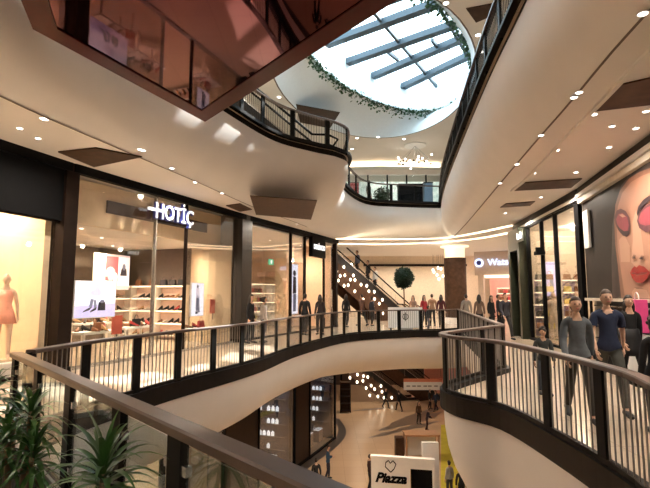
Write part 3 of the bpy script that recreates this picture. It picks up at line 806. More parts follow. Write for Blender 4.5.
def body_mesh(pose, fem):
    J = skeleton(pose, fem); k = .92 if fem else 1
    rad = {'pel': .125, 'wai': .105*k, 'che': .125*k, 'upc': .105*k, 'nek': .05, 'hed': .055}
    for s_ in 'LR': rad.update({'hip'+s_: .085, 'kne'+s_: .056, 'ank'+s_: .038, 'toe'+s_: .032, 'sho'+s_: .056*k, 'elb'+s_: .040*k, 'wri'+s_: .026*k})
    names = ['pel', 'wai', 'che', 'upc', 'nek', 'hed'] + [n+s_ for s_ in 'LR' for n in ('hip', 'kne', 'ank', 'toe', 'sho', 'elb', 'wri')]
    ed = [('pel', 'wai'), ('wai', 'che'), ('che', 'upc'), ('upc', 'nek'), ('nek', 'hed')]
    for s_ in 'LR': ed += [('pel', 'hip'+s_), ('hip'+s_, 'kne'+s_), ('kne'+s_, 'ank'+s_), ('ank'+s_, 'toe'+s_), ('upc', 'sho'+s_), ('sho'+s_, 'elb'+s_), ('elb'+s_, 'wri'+s_)]
    v, e = limbset(J, rad, names, ed)
    me = skin_mesh(v, e)
    b = MB(); b.bm.from_mesh(me)
    tor = [vt for vt in b.bm.verts if .86 < vt.co.z < 1.46]
    for _ in range(5): bmesh.ops.smooth_vert(b.bm, verts=tor, factor=.5, use_axis_x=True, use_axis_y=True, use_axis_z=True)
    for vt in b.bm.verts:
        if .8 < vt.co.z < 1.5 and abs(vt.co.x) < .16: vt.co.y = vt.co.y*.85
    # head with jaw, nose, ears
    h = Vector(J['hed']) + Vector((0, -.008, .075))
    def hf(p, q):
        if q.z < 0: q.x *= 1 + q.z*1.6; q.y = q.y*(1 + q.z*.8) if q.y > 0 else q.y*(1 + q.z*.6)
        return q
    b.ball(h, (.074, .095, .118), 16, 12, hf)
    b.tube([h + Vector((0, -.088, .022)), h + Vector((0, -.106, -.012)), h + Vector((0, -.09, -.026))], [.006, .014, .009], 6)
    for sg in (-1, 1):
        b.ball(h + Vector((.074*sg, .01, -.005)), (.010, .022, .032), 8, 6)
    b.mi = 1
    for sg in (-1, 1): b.ball(h + Vector((.030*sg, -.086, .014)), (.013, .008, .009), 8, 6)
    b.mi = 2; b.ball(h + Vector((0, -.083, -.052)), (.024, .010, .008), 8, 6)
    b.mi = 0
    # hands: palm and five fingers
    for s_, sg in (('L', 1), ('R', -1)):
        w_ = Vector(J['wri'+s_]); e_ = Vector(J['elb'+s_]); d = (w_-e_).normalized()
        if pose in ('phone',): side = Vector((0, 0, 1)).cross(d).normalized()*sg; 
        else: side = Vector((0, -1, 0)) - d*d.dot(Vector((0, -1, 0))); side.normalize()
        inw = d.cross(side)*(-sg); 
        if pose != 'phone' and inw.x*sg > 0: inw = -inw
        pc = w_ + d*.05
        b.tube([w_ - d*.01, w_ + d*.03, w_ + d*.075, w_ + d*.092], [.024, .036, .038, .026], 8, flat=.5)
        for i, ln in enumerate((.060, .072, .078, .070)):
            o = (i-1.5)*.0185; base = w_ + d*.082 - side*o*(1) if 0 else w_ + d*.082 + side*o
            b.tube([base - d*.01, base + d*ln*.45 + inw*.006, base + d*ln*.8 + inw*.024, base + d*ln*.95 + inw*.040], [.0095, .009, .008, .006], 6)
        tb = w_ + d*.03 + side*.03
        b.tube([tb, tb + side*.022 + d*.025, tb + side*.026 + d*.05 + inw*.012, tb + side*.02 + d*.068 + inw*.02], [.012, .011, .009, .007], 6)
    bmesh.ops.recalc_face_normals(b.bm, faces=b.bm.faces)
    out = bpy.data.meshes.new('body'); b.bm.to_mesh(out); b.bm.free()
    for p in out.polygons: p.use_smooth = True
    return out, J, h
def top_mesh(J, fem, sleeve, loose=.016):
    k = .92 if fem else 1
    rad = {'pel': .132, 'wai': .112*k, 'che': .132*k, 'upc': .110*k}
    names = ['pel', 'wai', 'che', 'upc']; ed = [('pel', 'wai'), ('wai', 'che'), ('che', 'upc')]
    J = dict(J)
    J['col'] = tuple(Vector(J['upc']).lerp(Vector(J['nek']), .45)); rad['col'] = .062; names.append('col'); ed.append(('upc', 'col'))
    for s_ in 'LR':
        names += ['sho'+s_, 'elb'+s_]; rad['sho'+s_] = .064*k; rad['elb'+s_] = .052*k
        ed += [('upc', 'sho'+s_), ('sho'+s_, 'elb'+s_)]
        if sleeve == 'short': J['elb'+s_] = tuple(Vector(J['sho'+s_]).lerp(Vector(J['elb'+s_]), .72)); rad['elb'+s_] = .058*k
        else: names.append('wri'+s_); rad['wri'+s_] = .036; ed.append(('elb'+s_, 'wri'+s_))
    rad = {a: c + loose*.6 for a, c in rad.items()}
    v, e = limbset(J, rad, names, ed); me = skin_mesh(v, e)
    for vt in me.vertices:
        if .8 < vt.co.z < 1.5 and abs(vt.co.x) < .16: vt.co.y = vt.co.y*.88
    return me
def trouser_mesh(J, loose=.014):
    J = dict(J); rad = {'pel': .122}; names = ['pel']; ed = []
    for s_ in 'LR':
        J['anu'+s_] = tuple(Vector(J['ank'+s_]) + Vector((0, 0, .03)))
        names += ['hip'+s_, 'kne'+s_, 'anu'+s_]; rad.update({'hip'+s_: .092, 'kne'+s_: .066, 'anu'+s_: .052}); ed += [('pel', 'hip'+s_), ('hip'+s_, 'kne'+s_), ('kne'+s_, 'anu'+s_)]
    rad = {a: c + loose for a, c in rad.items()}
    v, e = limbset(J, rad, names, ed); return skin_mesh(v, e)
def shoe_mesh(J, side):
    b = MB()
    for s_ in side:
        a, t = Vector(J['ank'+s_]), Vector(J['toe'+s_])
        b.tube([a + Vector((0, .06, -.035)), a + Vector((0, .03, -.025)), a + Vector((0, -.04, -.03)), t + Vector((0, -.01, 0)), t + Vector((0, -.05, -.005))], [.03, .048, .046, .042, .02], 10)
    bmesh.ops.recalc_face_normals(b.bm, faces=b.bm.faces)
    me = bpy.data.meshes.new('shoes'); b.bm.to_mesh(me); b.bm.free(); return me
def hair_mesh(h, style):
    b = MB()
    def hf(p, q):
        front = -p.y
        if p.z < .42 and front > .10: q = q*.80          # hairline on the face
        if p.z < -.35: q = q*(.9 if style == 'short' else 1)
        return q
    b.ball(h + Vector((0, .010, .012)), (.083, .103, .124), 16, 12, hf)
    if style == 'long':
        b.tube([h + Vector((0, .05, .03)), h + Vector((0, .075, -.08)), h + Vector((0, .085, -.20)), h + Vector((0, .09, -.30))], [.08, .09, .085, .05], 12, flat=.75)
        for sg in (-1, 1): b.tube([h + Vector((.07*sg, .01, .03)), h + Vector((.08*sg, .015, -.08)), h + Vector((.08*sg, .01, -.2))], [.02, .03, .02], 8)
    if style == 'bun': b.ball(h + Vector((0, .1, .07)), .045, 10, 8)
    if style == 'puffy':
        rr = random.Random(4)
        for i in range(26):
            a = rr.uniform(0, 6.28); e = rr.uniform(.1, 1.4)
            b.ball(h + Vector((.078*math.cos(a)*math.cos(e), .02+.09*math.sin(a)*math.cos(e), .02+.12*math.sin(e))), .035, 8, 6)
    bmesh.ops.recalc_face_normals(b.bm, faces=b.bm.faces)
    me = bpy.data.meshes.new('hair'); b.bm.to_mesh(me); b.bm.free()
    for p in me.polygons: p.use_smooth = True
    return me
CACHE = {}
def garment(body, J, kind, sleeve='long'):
    bones = [('pel', 'wai'), ('wai', 'che'), ('che', 'upc'), ('upc', 'nek'), ('nek', 'hed')]
    for s_ in 'LR': bones += [('pel', 'hip'+s_), ('hip'+s_, 'kne'+s_), ('kne'+s_, 'ank'+s_), ('ank'+s_, 'toe'+s_), ('upc', 'sho'+s_), ('sho'+s_, 'elb'+s_), ('elb'+s_, 'wri'+s_)]
    J = {k: Vector(v) for k, v in J.items()}
    bm = bmesh.new(); bm.from_mesh(body); kill = []
    for f in bm.faces:
        c = f.calc_center_median(); best = (9, None, 0)
        for a, d in bones:
            A, B = J[a], J[d]; ab = B-A; t = max(0, min(1.0, (c-A).dot(ab)/ab.length_squared)); q = (c-(A+ab*t)).length
            if q < best[0]: best = (q, (a[:3], d[:3]), t)
        _, bn, t = best
        if kind == 'top':
            ok = bn in (('wai', 'che'), ('che', 'upc'), ('upc', 'sho')) or (bn == ('pel', 'wai')) or (bn == ('pel', 'hip') and c.z > .88) or (bn == ('upc', 'nek') and t < .35)
            if bn == ('sho', 'elb'): ok = t < (.62 if sleeve == 'short' else 2)
            if bn == ('elb', 'wri'): ok = sleeve == 'long' and t < .93
        else:
            ok = (bn == ('pel', 'wai') and t < .6) or bn in (('pel', 'hip'), ('hip', 'kne')) or (bn == ('kne', 'ank') and t < .93)
        if f.material_index or c.z > 1.5: ok = False
        if not ok: kill.append(f)
    bmesh.ops.delete(bm, geom=kill, context='FACES')
    bm.normal_update(); off = .020 if kind == 'top' else .013
    nr = [v.normal.copy() for v in bm.verts]
    for v, n in zip(bm.verts, nr):
        k = 1.0
        if kind == 'top' and v.co.z < 1.0 and abs(v.co.x) < .19: k = 1.5
        v.co += n*off*k
    me = bpy.data.meshes.new('garment'); bm.to_mesh(me); bm.free()
    for p in me.polygons: p.material_index = 0; p.use_smooth = True
    me.materials.clear()
    return me
def cached(key, fn):
    if key not in CACHE: CACHE[key] = fn()
    return CACHE[key]
def mcol(kind, c, rough=.85): return mat('%s %.2f %.2f %.2f' % (kind, *c), c, rough, var=.10, scale=20)
def put_mesh(nm, me, m, parent):
    if len(me.materials) == 0: me.materials.append(m)
    o = bpy.data.objects.new(nm, me); COL.objects.link(o); o.parent = parent
    o.material_slots[0].link = 'OBJECT'; o.material_slots[0].material = m
    return o
def person(loc, face, label, h=1.72, pose='stand', fem=False, top=(.02, .02, .025), leg=(.03, .03, .04), skin=(.60, .38, .27), hair=(.03, .02, .015), style='short', sleeve='long', coat=False, skirt=False, group=None, shoe=(.03, .03, .03)):
    o = empty('person', loc, face); o.scale = (h/1.76,)*3
    tag(o, label, 'person', group)
    key = (pose, fem)
    if key not in CACHE:
        me, J, hd = body_mesh(pose, fem); me.materials.append(mcol('skin', skin)); me.materials.append(EYEM); me.materials.append(LIPM); CACHE[key] = (me, J, hd)
    me, J, hd = CACHE[key]
    put_mesh('body', me, mcol('skin', skin, .6), o)
    tm = cached((key, 'top', sleeve), lambda: garment(me, J, 'top', sleeve)); put_mesh('shirt' if not coat else 'coat', tm, mcol('cloth', top), o)
    if not skirt:
        put_mesh('trousers', cached((key, 'leg'), lambda: garment(me, J, 'leg')), mcol('cloth', leg), o)
    else:
        b = MB(); b.lathe([(.12, 1.12), (.17, .95), (.19, .75), (.22, .55)], (0, 0, 0), 16, .8); b.build('skirt', mcol('cloth', leg), o, smooth=True)
    if coat:
        b = MB(); b.lathe([(.15, 1.15), (.172, .98), (.19, .80), (.20, .66)], (0, 0, 0), 16, .85); b.build('coat_skirt', mcol('cloth', top), o, smooth=True)
    if style: put_mesh('hair', cached((key, 'hair', style), lambda: hair_mesh(hd, style)), mcol('hair', hair, .5), o)
    for q_ in 'LR': put_mesh('shoe', cached((key, 'shoe', q_), lambda: shoe_mesh(J, q_)), mcol('leather', shoe, .5), o)
    return o
def stand_at(px, vfeet, z=0.0, **kw):  # where the soles touch the floor
    p = at(px, vfeet, z); return p
def P_at(px, Y, z=0.0):
    x, y, k = ray(px, 300); return Vector((x/y*Y, Y, z))
BL, GY, NV, RD, BR, WH = (.010, .010, .012), (.18, .19, .20), (.012, .020, .052), (.45, .03, .03), (.16, .09, .05), (.6, .58, .55)
# the group on the right gallery walking towards us
person(P_at(541, 8.3), R(-8), 'small child with puffy dark hair in a dark hoodie standing behind the near right balustrade', 1.13, 'stand', top=(.03, .035, .035), leg=(.06, .07, .09), style='puffy', skin=(.5, .3, .2))
person(P_at(575, 6.7), R(-14), 'woman in a grey top walking towards the camera, left of the man in navy', 1.66, 'walk', True, top=(.10, .115, .13), leg=(.04, .036, .03), hair=(.055, .03, .018), style='bun')
person(P_at(606, 7.1), R(-14), 'man in a navy blue short-sleeved T-shirt walking behind the near right balustrade', 1.76, 'walk', top=NV, leg=(.07, .07, .06), sleeve='short', style='short', hair=(.09, .06, .045))
person(P_at(628, 8.6), R(-10), 'woman dressed in black with long dark hair walking behind the man in navy', 1.68, 'walk', True, top=BL, leg=BL, style='long', coat=True)
person(P_at(652, 6.0), R(170), 'dark-haired person in black seen from behind at the right edge of the picture', 1.40, 'stand', True, top=BL, leg=BL, style='puffy')
# far end of the right gallery
for px, Y, hh, fc, ps, fm, tp, lg, st, lb in ((466, 22.5, 1.72, 180, 'stand', False, (.30, .26, .22), BL, 'short', 'man in a beige jacket seen from behind beside the brown round column'),
        (479, 21.5, 1.70, 170, 'stand', True, (.16, .10, .07), BL, 'long', 'woman in a brown coat behind the far end of the right balustrade'),
        (491, 22.5, 1.66, 30, 'stand', True, BL, BL, 'long', 'woman in black standing in the group before the pink shop'),
        (505, 18.5, 1.76, 10, 'walk', False, (.03, .03, .04), BL, 'short', 'man in a black jacket walking clear of the group towards the camera'),
        (498, 24, 1.7, 60, 'stand', False, (.05, .05, .07), BL, 'short', 'man in dark clothes half hidden behind the walking man in black'),
        (512, 25, 1.6, -60, 'stand', True, (.10, .03, .04), BL, 'long', 'woman in dark red near the dark corner frame of the right shop')):
    person(P_at(px, Y), R(fc), lb, hh, ps, fm, tp, lg, style=st)
# left gallery and bridge
for px, Y, hh, fc, ps, fm, tp, lg, st, lb in ((251, 17.0, 1.70, 70, 'stand', True, BL, BL, 'long', 'woman in black standing before the wide dark column'),
        (264, 17.2, 1.62, 120, 'stand', True, (.42, .36, .32), (.08, .08, .1), 'bun', 'woman in a pale beige top walking past the dark column'),
        (305, 20.4, 1.74, 160, 'stand', False, BL, BL, 'short', 'left one of the two people in black before the store with the black sign'),
        (320, 20.6, 1.70, 200, 'stand', True, (.03, .025, .03), BL, 'long', 'right one of the two people in black before the store with the black sign'),
        (346, 25.5, 1.70, 150, 'stand', True, BL, BL, 'long', 'person in black below the foot of the hanging lamps'),
        (362, 26.5, 1.72, 220, 'walk', False, (.14, .07, .05), BL, 'short', 'man in a brown jacket under the far escalator'),
        (372, 26.5, 1.6, 120, 'stand', True, (.04, .04, .05), BL, 'bun', 'dark-haired woman beside the white panel on the bridge'),
        (413, 26.0, 1.66, -20, 'stand', True, (.35, .22, .16), BL, 'long', 'woman in a tan top below the round tree'),
        (424, 25.5, 1.68, 30, 'stand', True, (.42, .03, .04), BL, 'long', 'woman in a red top standing on the far plaza'),
        (432, 26.5, 1.74, 180, 'stand', False, (.34, .20, .12), BL, 'short', 'man in a tan jacket to the right of the woman in red'),
        (441, 25, 1.7, 160, 'stand', True, (.10, .02, .025), BL, 'long', 'woman in dark clothing just left of the brown round column'),
        (428, 23.2, 1.15, 90, 'stand', False, BL, (.1, .1, .12), 'puffy', 'child in dark clothes just behind the far bridge balustrade')):
    person(P_at(px, Y), R(fc), lb, hh, ps, fm, tp, lg, style=st)
# lower floor
for px, v, hh, fc, ps, fm, tp, lg, st, lb in ((328, 479, 1.75, 80, 'phone', False, (.02, .06, .12), (.02, .02, .04), 'short', 'man in a blue shirt looking at a phone on the lower floor'),
        (316, 494, 1.72, 200, 'stand', False, BL, BL, 'short', 'dark-haired person beside the man in blue, cut by the near handrail'),
        (370, 490, 1.75, 100, 'stand', False, (.05, .02, .02), BL, 'short', 'person in dark clothes half hidden at the left edge of the white kiosk'),
        (386, 408, 1.72, 40, 'walk', False, BL, BL, 'short', 'left one of two dark figures at the foot of the lower escalator'),
        (399, 411, 1.72, 200, 'stride', False, BL, BL, 'short', 'right one of two dark figures at the foot of the lower escalator'),
        (419, 424, 1.7, 20, 'stand', True, (.12, .06, .03), BL, 'long', 'woman in a brown top on the lower floor behind the wooden counter'),
        (427, 431, 1.66, 90, 'lean', True, (.03, .02, .03), (.06, .03, .03), 'short', 'person bending forward behind the wooden counter'),
        (430, 409, 1.72, 60, 'stand', False, BL, BL, 'short', 'left one of two people under the orange hanging banner'),
        (436, 411, 1.72, 300, 'walk', False, (.02, .03, .06), BL, 'short', 'right one of two people under the orange hanging banner'),
        (450, 497, 1.72, 200, 'stand', True, (.40, .40, .40), (.05, .05, .07), 'bun', 'woman in a pale grey top on the lower floor by the yellow strip'),
        (462, 505, 1.72, 160, 'stand', False, BL, BL, 'short', 'dark-haired person beside the woman in pale grey on the lower floor')):
    person(at(px, v, Z0), R(fc), lb, hh, ps, fm, tp, lg, style=st)
phone = at(328, 479, Z0)
# upper floor
for px, Y, lb in ((376, 28, 'left one of two dark figures behind the far glass balustrade of the upper floor'), (384, 28, 'right one of two dark figures behind the far glass balustrade of the upper floor')):
    pass
# ------------------------------------------------------------------ mannequins
def mannequin(loc, rz, label, dress=None, top=None, leg=None, base=.05):
    key = ('stand', True)
    if key not in CACHE:
        me, J, hd = body_mesh('stand', True); me.materials.append(SKINM); me.materials.append(SKINM); me.materials.append(SKINM); CACHE[key] = (me, J, hd)
    me, J, hd = CACHE[key]
    o = tag(empty('mannequin', loc, rz), label, 'mannequin'); o.scale = (1.0,)*3
    m2 = cached('mannequin_body', lambda: me.copy()); m2.materials.clear() if len(m2.materials) and m2.materials[0] != SKINM else None
    if not len(m2.materials):
        for _ in range(3): m2.materials.append(SKINM)
    q = bpy.data.objects.new('body', m2); COL.objects.link(q); q.parent = o; q.location.z = base - .0
    b = MB(); b.lathe([(.22, 0), (.22, base*.5), (.04, base*.7)], n=20); b.build('base_plate', CHROME, o)
    if dress:
        b = MB(); b.lathe([(.11, 1.42), (.135, 1.30), (.115, 1.12), (.17, .98), (.22, .74)], (0, 0, base), 20, .8); b.build('dress', dress, o, smooth=True)
    if top: 
        t_ = put_mesh('shirt', cached((key, 'top', 'short'), lambda: garment(me, J, 'top', 'short')), top, o); t_.location.z = base
    if leg:
        t_ = put_mesh('trousers', cached((key, 'leg'), lambda: garment(me, J, 'leg')), leg, o); t_.location.z = base
    return o
CL = lambda n, c: mat('cloth ' + n, c, .85, var=.1)
k = S0.s_at(7, .5); b_ = tag(empty('display_plinth', S0.p(k, .5, 0)), 'pale round plinth under the mannequin in the leftmost window', 'plinth')
MB().lathe([(.42, 0), (.42, .30)], n=24).build('plinth_body', WHITE, b_); MB().lathe([(.44, .30), (.44, .34)], n=24).build('plinth_top', WHITE, b_)
mannequin(S0.p(k, .5, .34), S0.ang - R(40), 'mannequin in a short pink dress in the leftmost window', dress=CL('pink', (.85, .38, .29)), base=.03)
# tracks spots in shop 0
for i, px in enumerate((4, 30)):
    k = S0.s_at(px, 1.6, 205); p = S0.p(k, 1.6, 3.9); o = tag(empty('spotlight', p), ('left', 'right')[i] + ' small grey track spotlight at the top of the leftmost window', 'spotlight')
    MB().tube([(0, 0, 0), (.06, .03, -.16)], .06, 12).build('lamp_head', mat('grey spotlight', (.25, .22, .18)), o); MB().tube([(0, 0, 0), (0, 0, .5)], .012, 6).build('stem', CHROME, o)
# ---- shop 2 contents
LITW = mat('lit display', (1, .85, .7), .5, emit=.7, ecol=(1, .78, .60))
a, c = S2.s_at(249, 4.2), S2.s_at(261.5, 4.2)
shelving(S2, a, c, 4.2, [.3, .8, 1.3, 1.8, 2.3], 'shelving_unit', 'brightly lit white shelving inside the store with the black sign', back=WHITE)
for zi in (.3, .8, 1.3, 1.8):
    for j in range(5):
        put(bags, rnd.randrange(4), S2.p(a+.3+(c-a-.6)*j/4, 4.1, zi+.036), S2.ang, '%s handbag on the bright shelving of the store with the black sign', 'handbags in the second store')
panelart('advert_screen', S2, 291, 298, 264, 314, .35, 'tall narrow blue-white advert banner inside the second store window', SCR,
    [(INK, E(.5, .82, .22, .06)), (INK, [(.25, .4), (.75, .42), (.7, .74), (.3, .76)]), (INKB, [(.3, .05), (.7, .05), (.75, .4), (.3, .4)])], cat='banner')
k, z = S2.sz(271, 262, 3.0); o = tag(empty('exit_sign', S2.p(k, 3.0, z)), 'small green and white emergency sign hanging in the second store', 'sign')
b = MB(); b.box((0, 0, 0), (.5, .05, .3), S2.ang); b.build('sign_box', mat('green sign', (.05, .45, .25), .5, emit=.6), o)
b = MB(); b.box(-S2.n*.03, (.16, .01, .2), S2.ang); b.build('pictogram', SIGNW, o); MB().tube([(0, 0, .15), (0, 0, 1.2)], .01, 6).build('rod', CHROME, o)
k = S2.s_at(317, 1.3); mannequin(S2.p(k, 1.3, 0), S2.ang - R(60), 'mannequin in a red top behind the second store window', top=CL('red', (.6, .04, .04)), leg=CL('cream', (.7, .6, .5)))
k = S2.s_at(329, 1.3); mannequin(S2.p(k, 1.3, 0), S2.ang - R(60), 'mannequin in pale clothes at the far end of the second store window', top=CL('cream', (.7, .6, .5)), leg=CL('black', (.03, .03, .03)))
SX = Front(tuple(S2.p(S2.L-.12, 4.4, 0))[:2], tuple(S2.p(S2.L-.12, .25, 0))[:2], 1)
shelving(SX, .15, SX.s_at(277, -.2), -.2, [.3, .8, 1.3, 1.8, 2.3], 'shelving_unit', 'bright shelving facing us beside the cream partition in the store with the black sign', back=WHITE)
b = MB(); SX.box(b, SX.s_at(284, -.5), -.5, 0, .85, .5, 4.36); struct(b.build('wall_left', WALLC))
b = MB(); SX.box(b, SX.s_at(268, -.5)-.2, -.3, 2.75, 1.2, .3, .25); struct(b.build('trim_13', PINKW))

# interior lamps of the left shops
for fr, pts in ((S0, ((2, 1.6), (5, 2.0), (7.4, 1.4))), (S1, ((1.2, 1.4), (3.0, 2.6), (5.6, 1.4), (2.2, 4.2), (5, 4.2))), (S2, ((1.5, 1.6), (4.5, 1.8), (7.2, 1.5), (3, 3.4)))):
    for s_, t_ in pts:
        p = fr.p(s_, t_, 3.9); lamp(p.x, p.y, 3.42 if fr is S1 else 4.3, 300 if fr is S0 else 200, color=(1, .78, .53), size=.08, spot=165)
        downlight(fr.p(s_+.3, t_, 3.495 if fr is S1 and t_ > .95 else 4.365), 'shop downlights', 'small round downlight in the ceiling of a left-hand shop')

# ------------------------------------------------------------------ right side: billboard wall and corner shop
shell('right', RS, 0.02, RS.L, 4.5, 0, 4.7, mat('stone wall', (.62, .54, .45)))
WHT = mat('brushed white frame', (.70, .62, .52), .5)
bb = tag(empty('billboard', RB.p(RB.L/2, 0, 0)), 'huge beauty billboard of a face with red lips on dark grey, right side', 'billboard'); O = bb.location.copy()
k0, zb = RB.sz(586, 300, 0); BG = mat('billboard grey', (.034, .030, .029), .45, var=.08, scale=.6, spec=.15)
zb = 1.62; ZT = 4.25
def bx(nm, k, t, z, ds, dt, dz, m):
    b = MB(); b.box(RB.p(k, t, z+dz/2) - O, (ds, dt, dz), RB.ang); return b.build(nm, m, bb)
bpan = bx('panel', RB.L/2, .1, zb, RB.L, .18, ZT-zb, BG)
bx('frame_rail', RB.L/2, .05, ZT, RB.L, .3, .14, WHT); bx('frame_rail', RB.L/2, .05, zb-.07, RB.L, .24, .07, WHT)
def onb(u, v, o=0.012):
    k, z = RB.sz(u, v, 0); return RB.p(k, -o, z) - O
PS = mat('print skin', (.46, .24, .165), .4, var=.06, scale=1.2); PS2 = mat('print skin light', (.58, .34, .24), .4, var=.05, scale=1.2); PSD = mat('print skin shade', (.27, .13, .09), .4, var=.1)
PH = mat('print hair', (.05, .035, .035), .4, var=.3, scale=3); PL = mat('print lips', (.36, .022, .022), .25, var=.1); PLD = mat('print lips dark', (.22, .01, .012), .3)
PP = mat('print pink shadow', (.34, .065, .09), .4, var=.1); PK = mat('print black', (.045, .022, .026), .4); PKS = mat('print plum smoke', (.13, .045, .055), .4, var=.2)
PW = mat('print white', (.9, .87, .85), .4)
art = [(PH, [(613, 300), (612, 260), (613, 225), (617, 200), (622, 185), (632, 168), (645, 158), (690, 130), (700, 300)]),
       (PSD, [(622, 300), (619, 270), (616, 245), (615, 222), (616, 205), (621, 190), (630, 178), (640, 172), (700, 150), (700, 300)]),
       (PS, [(626, 300), (622, 272), (618.5, 248), (617.5, 225), (618.5, 207), (623, 193), (632, 182), (642, 176), (700, 155), (700, 300)]),
       (PS2, [(632, 262), (634, 240), (633.5, 222), (637, 210), (641, 224), (644, 246), (645.5, 262), (638, 268)]),
       (PS2, [(622, 262), (620, 240), (625, 234), (631, 246), (631, 262)]),
       (PS2, [(633, 292), (636, 288), (648, 290), (652, 300), (634, 300)]),
       (PKS, [(615.8, 217), (618, 210.5), (622, 208.5), (627, 211), (631, 217.5), (631.8, 226), (631, 234), (628.5, 237), (624, 235.5), (619.5, 230), (616.8, 224)]),
       (PP, [(617.6, 219), (620, 213.8), (624, 213.2), (628.5, 217), (630.2, 225), (629, 231.5), (625.5, 232), (621, 228), (618.4, 223.5)]),
       (PS2, [(620.5, 214.8), (624, 213.9), (627.5, 216.4), (624, 217.4)]),
       (PK, [(618.6, 225), (622, 228.5), (626, 231.2), (630.6, 230.5), (631, 233.6), (627.5, 236.4), (623, 233.6), (619.6, 229)]),
       (PK, [(638.6, 213), (640.5, 206), (645, 200), (651, 195.5), (660, 193), (672, 192), (672, 195.5), (660, 197), (652, 200.5), (646, 205), (642, 210), (640, 216)]),
       (PKS, [(639.2, 221), (641.5, 212.5), (647, 206), (655, 202), (668, 200), (672, 222), (660, 231), (648, 232), (641.5, 228)]),
       (PP, [(640.6, 220), (643.4, 212.5), (649, 207.5), (657, 204.5), (667, 203), (668, 216), (658, 224), (648, 225.5), (642.4, 224)]),
       (PSD, [(634, 258), (636, 254.5), (638, 255), (638.5, 259), (636, 259.5)]), (PK, [(635.5, 257), (637, 256), (638, 258), (636.5, 258.5)]),
       (PSD, [(641.5, 259), (644, 255.5), (647, 256), (646, 260)]), (PK, [(642.5, 258.4), (644.5, 256.8), (646, 258), (644, 259.3)]),
       (PL, [(633, 273), (635, 268.5), (637.5, 266), (639.5, 267.5), (642, 265), (647, 266.5), (653, 272), (650, 279), (645, 283), (639, 282.5), (635, 278)]),
       (PLD, [(634, 273), (638, 272.5), (641, 273.5), (645, 272), (652, 272.5), (645, 275), (640, 275.2), (637, 274.2)]),
       (PSD, [(637, 287), (645, 287.5), (647, 289), (640, 289)])]
mats_, b, dz = [], MB(), .012
for m_, pts in art:
    if m_ not in mats_: mats_.append(m_)
    b.mi = mats_.index(m_)
    cp = []
    for (u, v) in pts:
        kk_, zz_ = RB.sz(u, v, 0); zz_ = min(max(zz_, zb+.01), ZT-.01); kk_ = max(kk_, .02); cp.append(RB.p(kk_, -dz, zz_) - O)
    b.poly(cp); dz += .0025
b.build('printed_face', mats_, bpan)
# white panel on the billboard
k0, zt = RB.sz(585.5, 212, 0); k1, zb2 = RB.sz(592.5, 247, 0)
o = tag(empty('notice_panel', RB.p((k0+k1)/2, -.05, 0)), 'plain white panel standing out at the left edge of the billboard', 'panel')
b = MB(); b.box((0, 0, (zt+zb2)/2), (abs(k1-k0), .06, zt-zb2), RB.ang); b.build('panel', WHITE, o)
b = MB(); b.box(RB.n*.05 + Vector((0, 0, (zt+zb2)/2)), (abs(k1-k0)*.6, .06, (zt-zb2)*.8), RB.ang); b.build('bracket', CHROME, o)
# display window below the billboard
dw = tag(empty('display_counter', RB.p(RB.L/2, 0, 0)), 'dark display window with metal rails below the billboard', 'shop window'); O2 = dw.location.copy()
def dx(nm, k, t, z, ds, dt, dz_, m):
    b = MB(); b.box(RB.p(k, t, z+dz_/2) - O2, (ds, dt, dz_), RB.ang); return b.build(nm, m, dw)
dx('back_panel', RB.L/2, .5, 0, RB.L, .05, 1.54, mat('dark shop interior', (.05, .035, .03), .6)); dx('plinth', RB.L/2, .22, 0, RB.L, .4, .25, BLACK)
for z in (.55, .85, 1.15, 1.4): dx('shelf_board', RB.L/2, .3, z, RB.L, .3, .03, CHROME)
for i in range(7): dx('mullion', RB.L*i/6*.98+.05, .05, .25, .06, .06, 1.3, DARK)
b = MB(); b.box(RB.p(RB.L/2, .75, 2.35), (RB.L, .3, 4.7), RB.ang); struct(b.build('wall_right', WALLC))
b = MB(); b.box(RB.p(RB.L/2, .0, 4.46), (RB.L+.1, .3, .1), RB.ang); struct(b.build('trim_14', CREAM))
b = MB(); b.box(RB.p(RB.L/2, .02, 4.62), (RB.L+.1, .22, .16), RB.ang); struct(b.build('trim_15', DARKW))
b = MB(); b.box(RS.p(RS.L/2, .02, 4.60), (RS.L+.1, .22, .2), RS.ang); struct(b.build('trim_16', DARKW))
b = MB(); b.box(RS.p(RS.L/2, .02, 4.40), (RS.L+.1, .16, .2), RS.ang); struct(b.build('trim_17', CREAM))
k, z = RB.sz(641, 318, -.25)
o = tag(empty('gift_bag', RB.p(k, -.3, .95)), 'bright pink bag shape standing in front of the display below the billboard', 'bag')
b = MB(); b.box((0, 0, .35), (.42, .2, .62), RB.ang); b.build('bag_body', mat('hot pink', (.85, .09, .32), .45), o); MB().tube([(math.cos(a_)*.1*RB.u.x, math.cos(a_)*.1*RB.u.y, .66+math.sin(a_)*.14) for a_ in [math.pi*i/8 for i in range(9)]], .01, 6).build('handle', WHITE, o)
o = tag(empty('display_stand', RB.p(k, -.3, 0)), 'white stand carrying the pink bag below the billboard', 'stand')
b = MB(); b.box((0, 0, .47), (.5, .3, .94), RB.ang); b.build('stand_body', WHITE, o); b = MB(); b.box((0, 0, .03), (.56, .36, .06), RB.ang); b.build('foot', DARK, o)
